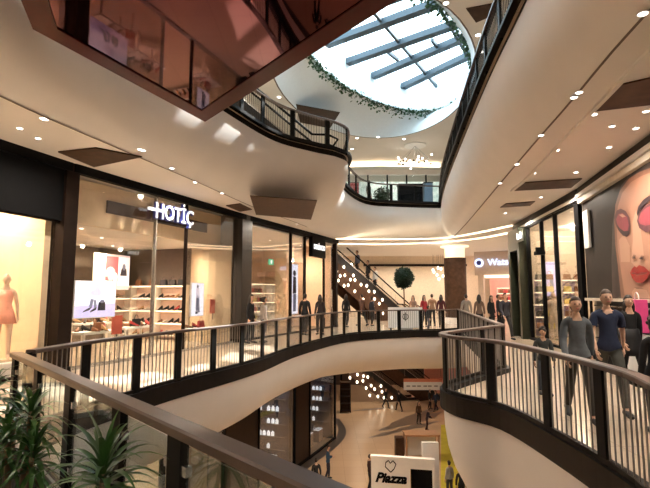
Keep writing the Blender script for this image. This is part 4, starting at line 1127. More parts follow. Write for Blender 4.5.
# corner shop front
def rk(px): return RS.s_at(px, 0, 260)
root = tag(empty('shop_window', RS.p(RS.L/2, 0, 0)), 'corner shop front with tall glass and thin black mullions on the right', 'shop window'); O3 = root.location.copy()
def rx(nm, k, t, z, ds, dt, dz_, m):
    b = MB(); b.box(RS.p(k, t, z+dz_/2) - O3, (ds, dt, dz_), RS.ang); return b.build(nm, m, root)
ks = sorted([0.15, rk(557), rk(543), rk(529)])
for a_, c_ in zip(ks, ks[1:]): rx('glass_pane', (a_+c_)/2, 0, .08, c_-a_-.08, .014, 4.25, GLS)
for q in ks: rx('mullion', q, 0, 0, .10 if q > .2 else .3, .12, 4.4, BLACK)
rx('sill', RS.L/2, 0, 0, RS.L, .14, .08, BLACK); rx('top_rail', RS.L/2, 0, 4.3, RS.L, .12, .1, BLACK)
# dark portal at the corner
k0_, k1_ = rk(528), RS.L+.0
o = tag(empty('door_portal', RS.p((k0_+k1_)/2, 0, 0)), 'deep greenish black portal frame at the corner of the right shop', 'door frame')
for nm_, kk_, z_, ds_, dz_ in (('jamb', k0_+.12, 0, .24, 4.38), ('jamb', k1_-.1, 0, .24, 4.38), ('lintel', (k0_+k1_)/2, 3.5, k1_-k0_, .88)):
    b = MB(); b.box(RS.u*(kk_-(k0_+k1_)/2) - RS.n*.1 + Vector((0, 0, z_+dz_/2)), (ds_, .45, dz_-.01*(nm_ == 'lintel')), RS.ang); b.build(nm_, GREEND, o)
b = MB(); b.box(RS.n*.1 + Vector((0, 0, 1.75)), (k1_-k0_, .06, 3.5), RS.ang); b.build('door_leaf', BLACK, o)
k, z = RS.sz(518, 236, -.4); q = RS.p(k, -.36, z) 
sg = tag(empty('shop_sign', q), 'small lit white script sign on the dark portal of the right corner shop', 'sign')
text_obj('lettering', 'Lush', .36, SIGNW, (0, 0, 0), RS.ang+math.pi, sg, th=.03, bold=.01)
b = MB(); b.box(RS.n*.04, (1.0, .03, .45), RS.ang); b.build('backing', GREEND, sg)
k, z = RS.sz(548, 240, -.1)
o = tag(empty('wall_bracket', RS.p(rk(546), -.2, 3.15)), 'small black projecting bracket between the panes of the right corner shop', 'bracket')
b = MB(); b.box((0, 0, 0), (.3, .3, .12), RS.ang); b.box((0, 0, .1), (.08, .25, .2), RS.ang); b.build('bracket_arm', BLACK, o)
k = RS.s_at(562, 1.0); mannequin(RS.p(RS.s_at(552, .8), .8, 0), RS.ang+R(60), 'mannequin in pale clothes behind the right corner shop glass', top=CL('cream', (.7, .6, .5)), leg=CL('cream', (.7, .6, .5)))
mannequin(RS.p(RS.s_at(575, .9), .9, 0), RS.ang+R(60), 'mannequin in grey clothes nearest in the right corner shop window', top=CL('grey', (.3, .3, .32)), leg=CL('black', (.03, .03, .03)))
RX = Front(tuple(RS.p(RS.L-.15, .3, 0))[:2], tuple(RS.p(RS.L-.15, 4.2, 0))[:2], 1)
for (pa, pc, lb) in ((532, 542, 'narrow shelving at the left inside the right corner shop'), (560, 577, 'wide lilac-backed shelving at the right inside the corner shop')):
    ka, kc = RX.s_at(pa, -.2), RX.s_at(pc, -.2)
    shelving(RX, ka, kc, -.2, [.3, .8, 1.3, 1.8, 2.3], 'shelving_unit', lb, back=mat('lilac back', (.42, .36, .5), .6))
    for zi in (.3, .8, 1.3, 1.8, 2.3):
        for j in range(max(2, int((kc-ka-.3)/.42))): put(bags, rnd.randrange(3), RX.p(ka+.25+j*.42, -.25, zi+.036), RX.ang, '%s handbag on the shelving inside the right corner shop', 'handbags in the right corner shop')
panelart('poster', RX, 545, 556, 262, 296, -.1, 'tall lilac poster between the shelves of the right corner shop', SCRL, [(SOFT, E(.5, .7, .2, .1)), (INKB, [(.3, .1), (.7, .1), (.65, .6), (.35, .6)])], cat='poster')
for s_ in (1.2, 3.4, 5.6):
    p = RS.p(s_, 1.8, 4.3); lamp(p.x, p.y, p.z, 85, color=(1, .78, .55), size=.1)
    downlight(RS.p(s_, 1.2, 4.395), 'corner shop downlights', 'small downlight inside the right corner shop')

# ------------------------------------------------------------------ far plaza
b = MB(); b.box((7.5, 37, 2.35), (22, .3, 4.7)); struct(b.build('wall_front', mat('pale cream wall', (.80, .68, .52), .7)))
b = MB(); b.box((at(376, 262, 3.9).x, 36.7, 3.95), (.1, .1, .1)); b.box((7.0, 36.75, 4.0), (8.0, .25, .16)); struct(b.build('trim_18', DARKW))
b = MB(); b.box((-1.9, 31, 2.35), (.3, 12, 4.7)); struct(b.build('wall_left', mat('peach wall', (.80, .60, .46))))
# round column with lit capital
q = P_at(456, 29.0); o = tag(empty('column', q), 'round brown column with a glowing white capital on the far plaza', 'column')
MB().lathe([(.66, .35), (.66, 3.95)], n=32).build('shaft', WOOD, o, smooth=False)
MB().lathe([(.68, 0), (.68, .35)], n=32).build('base', WHITE, o)
MB().lathe([(.60, 3.95), (.60, 4.55), (.85, 4.62), (.85, 4.69)], n=32).build('capital', mat('lit capital', (1, .9, .75), .5, emit=.45, ecol=(1, .82, .58)), o)
lamp(q.x-1.4, q.y-1.4, 4.0, 14, size=.1)
# pink shop with blue lettering
p0 = P_at(480, 33.0); p1 = P_at(540, 31.0)
WF = Front((p0.x, p0.y), (p1.x, p1.y), 1)
zt_ = atY(500, 275, 32.5).z; 
b = MB(); WF.box(b, WF.L/2, .2, zt_, WF.L+.6, .4, 4.7-zt_); struct(b.build('wall_front', mat('pale pillar', (.62, .50, .40), .6)))
b = MB(); WF.box(b, WF.L/2, 3.2, 0, WF.L, .15, zt_); struct(b.build('wall_front', mat('pink lit wall', (.85, .45, .38), .6)))
o = tag(empty('shop_window', WF.p(WF.L/2, 0, 0)), 'pink lit shop opening behind the group on the far right plaza', 'shop front')
for kk_ in (.2, WF.L-.2):
    b = MB(); b.box(WF.u*(kk_-WF.L/2) + Vector((0, 0, zt_/2)) - WF.n*.25, (.35, .35, zt_), WF.ang); b.build('jamb', mat('pale pillar', (.6, .5, .4)), o)
b = MB(); b.box(Vector((0, 0, zt_-.1)), (WF.L-.75, .2, .2), WF.ang); b.build('light_strip', LITW, o)
shelving(WF, .6, WF.L-.6, 2.8, [.3, .8, 1.3, 1.8, 2.2], 'shelving_unit', 'red and pink filled shelving inside the far pink shop', back=mat('pink lit wall', (.85, .45, .38)))
for zi in (.3, .8, 1.3, 1.8):
    for j in range(8): put(bags, (3, 1, 0, 3)[rnd.randrange(4)], WF.p(.9+(WF.L-1.8)*j/7, 2.75, zi+.036), WF.ang, '%s package on the shelving of the far pink shop', 'goods in the far pink shop')
p = WF.p(WF.L/2, 1.2, 2.6); lamp(p.x, p.y, p.z, 60, color=(1, .7, .6))
BLUEL = mat('blue white lettering', (.6, .7, 1), .4, emit=.8, ecol=(.55, .68, 1.0))
sg = tag(empty('shop_sign', WF.p(WF.s_at(500, -.1), -.1, atY(500, 262, 32).z)), 'blue-white lit lettering with a round emblem over the far pink shop', 'sign')
text_obj('lettering', 'Watsons', .62, BLUEL, tuple(WF.u*.35), WF.ang, sg, th=.05, bold=.012)
b = MB(); b.lathe([(.30, 0), (.30, .05)], n=20); ob = b.build('emblem_disc', BLUEL, sg); ob.rotation_euler = (R(90), 0, WF.ang); ob.location = -WF.u*1.35
b = MB(); b.lathe([(.17, .051), (.17, .07)], n=20); ob = b.build('emblem_centre', NAVY, sg); ob.rotation_euler = (R(90), 0, WF.ang); ob.location = -WF.u*1.35
# hanging cluster lamps on the far cream wall
BULB = mat('glowing glass drop', (1, .9, .75), .4, emit=2, ecol=(1, .84, .62))
def bulb_proto():
    o = empty('pendant_lamp'); MB().ball((0, 0, 0), (.085, .085, .12), 12, 8).build('glass_drop', BULB, o, smooth=True)
    MB().tube([(0, 0, .11), (0, 0, .17)], .03, 8).build('cap', CHROME, o); MB().tube([(0, 0, .16), (0, 0, .5)], .006, 4).build('cord', BLACK, o); return o
BP = bulb_proto(); first = [True]
def bulb(p, label, group, sc=1.0):
    if first[0]:
        first[0] = False; BP.location = p; BP['label'] = label; BP['category'] = 'lamp'; BP['group'] = group; BP.scale = (sc,)*3; return
    BP2 = dup(BP, p, None, label, group); BP2.scale = (sc,)*3; BP2['category'] = 'lamp'
for u, v in ((434, 272), (438, 268), (441, 269), (437, 275), (443, 276), (439, 279), (433, 270)):
    bulb(atY(u, v, 35.2), 'small glowing drop lamp in the cluster by the cream far wall', 'drop lamps in the cluster by the far wall')
for o_ in [x for x in bpy.data.objects if x.get('group') == 'drop lamps in the cluster by the far wall']:
    MB().tube([(0, 0, .4), (0, 0, 4.69-o_.location.z)], .006, 4).build('cord_extension', BLACK, o_)
# ------------------------------------------------------------------ escalators
def escalator(name, foot, dirv, rise, label, slope=35, width=1.0, side=None):
    dirv = Vector(dirv).normalized(); nx = Vector((-dirv.y, dirv.x, 0)); run = rise/math.tan(R(slope)); T = dirv*run + Vector((0, 0, rise))
    o = tag(empty(name, foot), label, 'escalator'); ang = math.atan2(dirv.y, dirv.x)
    def bar(nm, a, c, w_, h, m): b = MB(); b.bar(a, c, w_, h); return b.build(nm, m, o)
    land = dirv*-1.2
    for s_ in (-1, 1):
        off = nx*s_*(width/2+.1)
        b = MB(); b.poly([off + land + Vector((0, 0, .0)), off + land + Vector((0, 0, .2)), off + Vector((0, 0, .22)), off + T + Vector((0, 0, .12)), off + T + Vector((0, 0, -.42)), off + dirv*.5], .06, nx)
        b.build('truss_cladding', mat('escalator cladding', (.018, .014, .012), .5, 0), o)
        bar('edge_trim', off + Vector((0, 0, .24)), off + T + Vector((0, 0, .14)), .12, .05, CHROME)
        b = MB(); b.poly([off + Vector((0, 0, .27)), off + Vector((0, 0, 1.02)), off + T + Vector((0, 0, 1.0)), off + T + Vector((0, 0, .17))], .012, nx); b.build('glass_balustrade', GLS, o)
        b = MB(); b.tube([off + land*.6 + Vector((0, 0, .5)), off + land*.8 + Vector((0, 0, .85)), off + land*.5 + Vector((0, 0, 1.03)), off + Vector((0, 0, 1.06)), off + T + Vector((0, 0, 1.04))], .045, 8); b.build('handrail', BLACK, o)
    n = int(rise/.2)
    for i in range(n):
        c = T*((i+.5)/n); b = MB(); b.box(c + Vector((0, 0, -.02)), (run/n, width, .2), ang); b.build('step', CHROME if 0 else mat('escalator step', (.32, .32, .34), .4, .7), o)
    b = MB(); b.poly([nx*(width/2) + dirv*.9 + Vector((0, 0, 0)), nx*(width/2) + T + Vector((0, 0, -.7)), -nx*(width/2) + T + Vector((0, 0, -.7)), -nx*(width/2) + dirv*.9]); b.build('underside', WOOD, o)
    sg_ = 1 if nx.y < 0 else -1; off = nx*sg_*(width/2+.06); b = MB(); b.poly([off + dirv*.5, off + T + Vector((0, 0, -.42)), off + T + Vector((0, 0, -1.7)), off + dirv*2.4 + Vector((0, 0, .02))], .04, nx*sg_*-1); b.build('flank_panel', mat('flank wood', (.075, .038, .022), .5, var=.2, scale=4, spec=.2), o)
    return o, T, nx
fA = P_at(404, 33.0); dA = (-.87, -.49, 0)
oA, TA, nA_ = escalator('escalator', fA, dA, 4.55, 'escalator rising to the left on the far plaza above the hanging lamps', 36)
fB = fA - nA_*1.6*(-1 if nA_.y > 0 else 1)
escalator('escalator', fB, dA, 4.55, 'rear escalator of the far pair on our floor, beside the round tree', 36)
riders = (((.60, 'upper rider in dark clothes on the far plaza escalator'), (.48, 'middle rider in black on the far plaza escalator'), (.40, 'lower rider in a white top on the far plaza escalator')))
for i, (f, lb) in enumerate(riders):
    n = int(4.55/.2); st = int(f*n); p = fA + TA*((st+.5)/n) + Vector((0, 0, .09)); person(p, math.atan2(dA[1], dA[0]) + R(90), lb, 1.72, 'stand', i == 1, ((.1, .12, .2), BL, WH)[i], BL, style='short')
# lamp garlands along the escalator flank
PUT = []
rn = random.Random(5)
for i in range(75):
    f = rn.uniform(.06, .98); dn = rn.uniform(.95, 2.0); q = fA + TA*f - nA_*(.62 if nA_.y > 0 else -.62)*1.35 + Vector((0, 0, -dn*rn.uniform(.25, 1.0)))
    if q.z > .5 and all((q-w_).length > .3 for w_ in PUT): PUT.append(q); bulb(q, 'glowing drop lamp hanging below the flank of the far plaza escalator', 'drop lamps along the plaza escalator', .85)
# lower escalator with its lamps
u0 = at(404, 399, Z0); dL = Vector((-.93, -.36, 0))
oB, TB, nB_ = escalator('escalator', u0, dL, 5.4, 'left escalator on the lower floor with drop lamps along its flank', 36)
dR = Vector((-.93, -.36, 0)); u1 = at(438, 398, Z0)
escalator('escalator', u1, dR, 5.4, 'right escalator on the lower floor behind the orange banner', 36)
for i in range(50):
    f = rn.uniform(.15, .85); dn = rn.uniform(.9, 2.0); q = u0 + TB*f - nB_*(.62 if nB_.y > 0 else -.62)*1.4 + Vector((0, 0, -dn*rn.uniform(.3, 1.4)))
    if q.z > Z0+.4 and all((q-w_).length > .4 for w_ in PUT): PUT.append(q); bulb(q, 'glowing drop lamp hanging below the flank of the lower escalator', 'drop lamps along the lower escalator', 1.2)
# upper escalator seen over the upper balustrade
u2_ = Vector((-.2, 18.6, Z2)); escalator('escalator', Vector((-.45, 17.7, Z2)), (-1, .05, 0), 4.4, 'dark escalator behind the upper balustrade rising to the left', 41)
b_ = None
# panel and planter with round tree on the bridge side
q = P_at(404, 24.2)
o = tag(empty('planter', q), 'low square planter of the round tree on the bridge', 'planter'); b = MB(); b.box((0, 0, .3), (.7, .7, .6)); b.build('planter_box', mat('grey planter', (.35, .33, .31), .5), o); b = MB(); b.box((0, 0, .61), (.6, .6, .03)); b.build('soil', mat('soil', (.05, .03, .02), .9), o)
LEAFD = mat('dark tree leaves', (.018, .045, .016), .5, var=.5, scale=9)
o = tag(empty('round_tree', q + Vector((0, 0, .62))), 'small tree with a dense round dark green crown on the bridge', 'tree')
MB().tube([(0, 0, 0), (.02, 0, .5), (0, .01, 1.6)], [.05, .04, .03], 8).build('trunk', mat('bark', (.12, .07, .04), .8), o)
g = MB(); rn = random.Random(8)
g.ball((0, 0, 1.95), .34, 12, 8)
for i in range(2600):
    a_, e_ = rn.uniform(0, 6.283), math.asin(rn.uniform(-1, 1)); r_ = .50*rn.uniform(.72, 1.0)*(1+.16*math.sin(3*a_+1)*math.cos(4*e_)); c_ = Vector((math.cos(a_)*math.cos(e_)*r_, math.sin(a_)*math.cos(e_)*r_, 1.95 + math.sin(e_)*r_*1.1))
    d_ = Vector((rn.uniform(-1, 1), rn.uniform(-1, 1), rn.uniform(-1, 1))).normalized()*.055; s_ = d_.orthogonal()*.45
    g.poly([c_-d_, c_+s_, c_+d_, c_-s_])
g.build('crown', LEAFD, o)
q = P_at(404, 22.7); q = Vector((q.x, 22.15, 0)) if 0 else P_at(405, 23.0)
o = tag(empty('information_panel', q), 'white panel with a black round emblem standing behind the bridge balustrade', 'panel')
b = MB(); b.box((0, 0, .62), (1.65, .06, .98)); b.build('panel', WHITE, o)
for sx in (-.7, .7): b = MB(); b.box((sx, 0, .07), (.06, .3, .14)); b.build('foot', DARK, o)
b = MB(); b.strip([[Vector((r_*math.cos(a_), -.034, .66 + r_*math.sin(a_))) for r_ in (.12, .15)] for a_ in [6.2832*i/24 for i in range(25)]]); b.box((0, -.034, .66), (.03, .004, .42)); b.box((-.06, -.034, .66), (.03, .004, .2)); b.box((.06, -.034, .66), (.03, .004, .2)); b.build('emblem', BLACK, o)
# ------------------------------------------------------------------ lower floor
# curved shopfront on the left
LF = [Vector((-6.6, 11, 0)), Vector((-5.6, 17, 0)), Vector((-4.0, 22.0, 0)), Vector((-1.75, 28.4, 0)), Vector((.35, 33.2, 0)), Vector((1.0, 36.5, 0)), Vector((.6, 40.0, 0))]
LFc = crom(LF, 6)
b = MB(); b.strip([[p + Vector((0, 0, Z0+.012)), p + (Vector((1, -.45, 0)).normalized())*.62 + Vector((0, 0, Z0+.012))] for p in LFc]); struct(b.build('trim_19', mat('dark stone kerb', (.075, .06, .05), .35)))
def lseg(i, j): return LFc[i], LFc[j]
LOWD = mat('dark display wall', (.03, .025, .023), .6, spec=.2)
def lowfront(p0, p1, label, kind, fr=None):
    fr = Front((p0.x, p0.y), (p1.x, p1.y), 1); root = tag(empty('shop_window', Vector((p0.x, p0.y, Z0))), label, 'shop window'); O = root.location.copy()
    H_ = C1-Z0
    def mk(nm, k, t, z, ds, dt, dz, m): b = MB(); b.box(fr.p(k, t, Z0+z+dz/2) - O, (ds, dt, dz), fr.ang); return b.build(nm, m, root)
    if kind == 'wall':
        mk('panel', fr.L/2, .1, .02, fr.L, .2, H_-.06, mat('brown lower cladding', (.035, .024, .018), .5, spec=.1)); mk('plinth', fr.L/2, .02, 0, fr.L, .12, .2, BLACK); return fr
    mk('glass_pane', fr.L/2, 0, .1, fr.L-.1, .014, H_-.9, GLS); mk('header', fr.L/2, 0, H_-.8, fr.L, .2, .74, BLACK); mk('sill', fr.L/2, 0, 0, fr.L, .14, .12, BLACK)
    mk('mullion', fr.L-.05, 0, 0, .1, .14, H_-.06, BLACK); mk('mullion', .05, 0, 0, .1, .14, H_-.06, BLACK)
    b = MB(); b.box(fr.p(fr.L/2, 2.6, Z0+H_/2), (fr.L+.6, .1, H_-.05), fr.ang); struct(b.build('wall_left', LOWD))
    return fr
f1 = lowfront(LFc[0], LFc[6], 'nearest cream lit shop front of the lower floor, below the glass railing', 'glass')
f1b = lowfront(LFc[6], LFc[11], 'second cream lit shop front of the lower floor', 'glass')
f2 = lowfront(LFc[11], LFc[14], 'plain brown clad pier of the lower floor', 'wall')
f3 = lowfront(LFc[14], LFc[18], 'lower floor shop window with white display cases', 'glass')
f4 = lowfront(LFc[18], LFc[20], 'dark pier between two lower floor shop windows', 'wall')
f5 = lowfront(LFc[20], LFc[26], 'lower floor shop window with tall glass curving towards the escalator', 'glass')
CASE = mat('lit white case', (.9, .93, 1), .5, emit=.35, ecol=(.85, .92, 1))
def case_(p, rz, label, group, w_=.7, d_=.45, h_=1.1):
    o = tag(empty('display_case', p, rz), label, 'display case', group)
    b = MB(); b.box((0, 0, h_*.35), (w_, d_, h_*.7)); b.build('cabinet', mat('case cabinet', (.25, .22, .2), .5), o)
    b = MB(); b.box((0, 0, h_*.72), (w_-.04, d_-.04, .04)); b.build('lit_shelf', CASE, o)
    b = MB(); b.box((0, 0, h_*.87), (w_, d_, h_*.25)); b.build('glass_cover', GLS, o)
    return o
proto = None
for fr, spots in ((f3, ((.8, .8), (1.8, 1.0), (3.0, .8), (4.0, 1.2))), (f5, ((1.2, .9), (2.4, 1.1), (3.6, .9), (4.8, 1.2)))):
    for k_, t_ in spots:
        lb = 'small lit display case behind a lower floor shop window'
        if proto is None: proto = case_(fr.p(k_, t_, Z0), fr.ang, lb, 'display cases on the lower floor')
        else: dup(proto, fr.p(k_, t_, Z0), fr.ang)
def shelf_low(fr, k0, k1, t, label, m): return_ = []; 
def endwall(fr):
    w_ = Front(tuple(fr.p(fr.L-.15, 2.5, 0))[:2], tuple(fr.p(fr.L-.15, .15, 0))[:2], 1)
    b = MB(); b.box(w_.p(w_.L/2, .06, (Z0+C1)/2), (w_.L, .1, C1-Z0-.05), w_.ang); struct(b.build('wall_left', LOWD)); return w_
for fr, lb, n in ((endwall(f3), 'small white lit item on the back shelves of the first lower shop window', 3), (endwall(f5), 'small white lit item on the back shelves of the curved lower shop window', 3)):
    root = tag(empty('wall_shelf', fr.p(fr.L/2, -.25, Z0)), lb.replace('small white lit item on the', 'dark').replace('back shelves', 'back wall shelving'), 'shelf')
    for z in (1.2, 1.9, 2.6, 3.3, 4.0): b = MB(); b.box((0, 0, z), (fr.L-.4, .35, .04), fr.ang); b.build('shelf_board', CHROME, root)
    b = MB(); b.box(fr.n*.2 + Vector((0, 0, 2.4)), (fr.L-.3, .04, 4.2), fr.ang); b.build('back_panel', mat('blue grey back', (.05, .055, .07), .6, spec=.2), root)
    rr = random.Random(2)
    base = None
    for z in (1.2, 1.9, 2.6, 3.3):
        for j in range(int((fr.L-.8)/.27)):
            if rr.random() < .7:
                p = fr.p(.5+j*.27, -.3 - rr.uniform(0, .05), Z0+z+.02)
                if base is None:
                    b = MB(); b.box((0, 0, .10), (.15, .12, .20)); b.box((0, 0, .23), (.07, .07, .06)); base = tag(b.build('gift_box', CASE, loc=p, rz=fr.ang), lb, 'box', 'lit items: ' + lb[-30:])
                else:
                    c_ = base.copy(); COL.objects.link(c_); c_.location = p
for (fr, ks_) in ((f1, (1.5, 4)), (f1b, (1.2, 3.6)), (f3, (2.4,)), (f5, (2.0, 4.6))):
    for k_ in ks_:
        p = fr.p(k_, 1.3, C1-.9); lamp(p.x, p.y, p.z, 150 if fr in (f1, f1b) else 70, color=(1, .8, .6) if fr in (f1, f1b) else (.9, .93, 1), size=.1)
for fr in (f1, f1b):
    b = MB(); b.box(fr.p(fr.L/2, 2.5, Z0+3.1), (fr.L, .08, 6.1), fr.ang); struct(b.build('wall_left', mat('warm cream wall', (.80, .64, .45))))
# cream shop fittings below the near railing
for i, (k_, t_) in enumerate(((2.2, 1.2), (4.2, 1.4))):
    p = f1b.p(k_, t_, Z0); root = tag(empty('display_table', p, f1b.ang), ('left', 'right')[i] + ' white display table in the second lower cream shop', 'table')
    b = MB(); b.box((0, 0, .8), (1.2, .7, .06)); b.build('table_top', WHITE, root)
    for sx in (-1, 1):
        for sy in (-1, 1): b = MB(); b.box((sx*.55, sy*.3, .385), (.06, .06, .77)); b.build('leg', WHITE, root)
# dark vertical display at the far end of the curved front
p = at(345.5, 412, Z0); o = tag(empty('display_tower', p), 'dark shelf tower at the far end of the lower curved shop front', 'shelf')
b = MB(); b.box((0, .3, 1.3), (.9, .08, 2.6)); b.build('back_panel', WOOD, o)
for z in (.1, .7, 1.3, 1.9, 2.5): b = MB(); b.box((0, 0, z), (.9, .55, .05)); b.build('shelf_board', WOOD, o)
b = MB(); b.box((-.43, 0, 1.3), (.05, .55, 2.6)); b.build('side_panel', WOOD, o); b = MB(); b.box((.43, 0, 1.3), (.05, .55, 2.6)); b.build('side_panel', WOOD, o)
# far dark wall under the lower escalators
b = MB(); b.box((8, 54.5, (Z0+C1)/2), (22, .3, C1-Z0)); struct(b.build('wall_front', mat('dark brown wall', (.08, .05, .035), .6)))
p = at(348, 388, Z0+3.2); o = tag(empty('lit_sign', Vector((p.x, 50.5, Z0))), 'grey lit box sign on the far dark wall of the lower floor', 'sign')
b = MB(); b.box((0, 0, 2.8), (3.4, .3, 1.7)); b.build('sign_box', mat('grey box', (.5, .48, .45), .5), o); b = MB(); b.box((0, .1, 1.0), (.2, .2, 2.0)); b.build('post', DARK, o)
# banner
q = at(423, 398, Z0); zq = atY(423, 390, 43).z; xq = atY(423, 390, 43).x
o = tag(empty('banner', Vector((xq, 43, zq))), 'white hanging banner with an orange top band over the lower floor', 'banner')
b = MB(); b.box((0, 0, .35), (3.4, .06, .7)); b.build('cloth', WHITE, o); b = MB(); b.box((0, 0, .84), (3.4, .07, .28)); b.build('top_band', mat('orange band', (.60, .20, .11), .6), o)
b = MB(); 
for i, x in enumerate((-1.3, -.8, -.35, .2, .6, 1.15)): b.box((x, -.035, .34), (.32, .01, .12))
b.build('lettering_strokes', mat('grey print', (.3, .28, .28), .6), o)
for sx in (-1.6, 1.6): b = MB(); b.tube([(sx, 0, 1.2), (sx, 0, C1-zq)], .015, 6); b.build('cable', CHROME, o)
# lit red-white shop beyond
b = MB(); b.box((13, 50, Z0+2.6), (5.5, .3, 5.2)); struct(b.build('wall_front', mat('pink lit wall', (.85, .45, .38))))
b = MB(); b.box((at(425, 374, -3).x if 0 else 11.0, 49.6, -4.0), (5.0, .2, .9)); tag(b.build('light_box', mat('red light box', (.7, .1, .06), .5, emit=.8)), 'red lit fascia box far away on the lower floor', 'sign')
# wooden counter
p0, p1 = at(408, 457, Z0), at(438, 457, Z0)
zc = 1.25
c0, c1 = at(404, 456, Z0), at(439, 458, Z0)
o = tag(empty('kiosk_counter', (c0+c1)/2), 'open wooden framed counter with white panel behind the white kiosk', 'counter'); L_ = (c1-c0).length
b = MB(); b.box((0, 0, 1.42), (L_, 1.1, .10)); b.build('counter_top', mat('light wood', (.42, .24, .13), .45), o)
for sx in (-1, 1):
    for sy in (-1, 1): b = MB(); b.box((sx*(L_/2-.08), sy*.48, .685), (.1, .1, 1.37)); b.build('leg', mat('light wood', (.42, .24, .13)), o)
b = MB(); b.box((0, .3, .6), (L_-.2, .05, 1.15)); b.build('back_panel', WHITE, o); b = MB(); b.box((-L_/2-.3, 0, .6), (.5, .6, 1.2)); b.build('side_cabinet', WOOD, o)
# white kiosk with the script logo
ZK = -5.55; kl, kr = at(371, 457, ZK), at(434, 461, ZK); kl.z = Z0; kr.z = Z0
KF = Front((kl.x, kl.y), (kr.x, kr.y), 1); kH = ZK-Z0
o = tag(empty('kiosk', kl), 'white kiosk with black script lettering and a black opening on the lower floor', 'kiosk'); O = kl.copy()
def kmk(nm, k, t, z, ds, dt, dz, m): b = MB(); b.box(KF.p(k, t, Z0+z+dz/2) - O, (ds, dt, dz), KF.ang); return b.build(nm, m, o)
kmk('front_wall', KF.L*.31, .1, 0, KF.L*.62, .2, kH, WHITE); kmk('front_wall', KF.L*.985, .1, 0, KF.L*.03, .2, kH, WHITE); kmk('lintel', KF.L*.80, .1, kH-.4, KF.L*.36, .2, .4, WHITE)
kmk('top_cap', KF.L/2, .1, kH, KF.L+.06, .26, .06, WHITE); kmk('black_opening', KF.L*.80, .26, 0, KF.L*.34, .1, kH-.4, BLACK)
kmk('worktop', KF.L*.8, -.1, .95, KF.L*.34, .5, .06, CHROME)
zq = atY(386, 477, kl.y).z
ob = text_obj('lettering', 'Piazza', .56, BLACK, tuple(KF.p(KF.L*.31, -.02, zq) - O), KF.ang, o, th=.02, shear=.35, bold=.025)
HP = [(.02, -.26), (-.22, -.04), (-.2, .14), (-.08, .24), (.0, .12), (.12, .24), (.25, .1), (.17, -.1)]
b = MB(); zh = atY(386, 468, kl.y).z; c_ = KF.p(KF.L*.31, -.015, zh + .14) - O
for (x0, y0), (x1, y1) in zip(HP, HP[1:] + HP[:1]): b.bar(c_ + KF.u*x0 + Vector((0, 0, y0)), c_ + KF.u*x1 + Vector((0, 0, y1)), .03, .035)
b.build('heart_logo', BLACK, o)
q = at(428, 478, Z0); pq = KF.p(KF.L*.93, 1.6, Z0)
o = tag(empty('white_pillar', Vector((at(430, 441, -5.0).x, at(430, 441, -5.0).y, Z0))), 'slim white upright totem between the white kiosk and the wooden counter', 'sign'); b = MB(); b.box((0, 0, 1.65), (.75, .2, 3.2)); b.build('panel', WHITE, o); b = MB(); b.box((0, 0, .025), (.9, .5, .05)); b.build('foot', DARK, o)
# yellow carpet strip
a0, a1, a2, a3 = at(441, 425, Z0), at(452, 425, Z0), at(468, 520, Z0), at(441, 520, Z0)
b = MB(); b.poly([x + Vector((0, 0, .02)) for x in (a0, a1, a2, a3)], .015); tag(b.build('carpet', mat('yellow green carpet', (.50, .44, .04), .9, var=.12, scale=2)), 'yellow-green carpet strip on the lower floor right of the kiosk', 'carpet')
# dark irregular patches on the lower floor
m_ = mat('dark floor patches', (.20, .15, .11), .3, var=.2)
rr = random.Random(21)
b = MB()
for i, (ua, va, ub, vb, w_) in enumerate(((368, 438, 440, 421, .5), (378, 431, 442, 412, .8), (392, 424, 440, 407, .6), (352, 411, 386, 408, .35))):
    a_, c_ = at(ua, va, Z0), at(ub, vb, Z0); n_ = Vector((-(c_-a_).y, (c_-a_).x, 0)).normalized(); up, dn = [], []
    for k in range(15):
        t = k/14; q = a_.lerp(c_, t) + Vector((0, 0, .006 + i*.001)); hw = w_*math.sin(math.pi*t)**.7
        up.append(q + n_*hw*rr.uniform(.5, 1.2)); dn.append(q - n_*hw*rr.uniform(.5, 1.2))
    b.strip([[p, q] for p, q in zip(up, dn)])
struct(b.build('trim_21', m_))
# ------------------------------------------------------------------ upper floor fittings
b = MB(); b.box((6, 37.5, (Z2+Z3)/2), (22, .3, Z3-Z2)); struct(b.build('wall_front', mat('upper pale wall', (.66, .60, .54), .6)))
GLOW = mat('bright shop interior', (.75, .92, .9), .5, emit=.30, ecol=(.62, .90, .88), var=.5, scale=3)
sh = tag(empty('shop_window', Vector((4.5, 33.5, Z2))), 'bright greenish-white shop front on the upper floor behind the glass balustrade', 'shop front')
b = MB(); b.box((0, 1.6, 2.3), (9, .2, 2.6)); b.build('lit_back_wall', GLOW, sh)
for i in range(7): b = MB(); b.box((-4.2+i*1.4, 0, 1.9), (.09, .14, 3.8)); b.build('mullion', BLACK, sh)
b = MB(); b.box((0, 0, 3.9), (9, .3, .35)); b.build('header', CREAM, sh)
for i in range(6): b = MB(); b.box((-3.5+i*1.4, 0, 1.9), (1.3, .012, 3.6)); b.build('glass_pane', GLS, sh)
for px, w_, h_, m_, lb in ((412, 1.4, 1.5, BLACK, 'dark kiosk block behind the far upper glass balustrade'), (430, .5, 1.6, mat('steel blue', (.15, .22, .3), .4), 'steel-blue stand beside the dark kiosk on the upper floor'), (355, .5, 1.6, mat('poster red', (.5, .05, .05), .5), 'red poster stand on the upper floor near the bulge')):
    p = P_at(px, 27.5); o = tag(empty('kiosk_stand', Vector((p.x, 27.5, Z2))), lb, 'stand'); b = MB(); b.box((0, 0, h_/2+.04), (w_, .6, h_)); b.build('body', m_, o); b = MB(); b.box((0, 0, .03), (w_+.1, .7, .06)); b.build('plinth', DARK, o); b = MB(); b.box((0, 0, h_+.06), (w_+.06, .66, .05)); b.build('top', DARK, o)
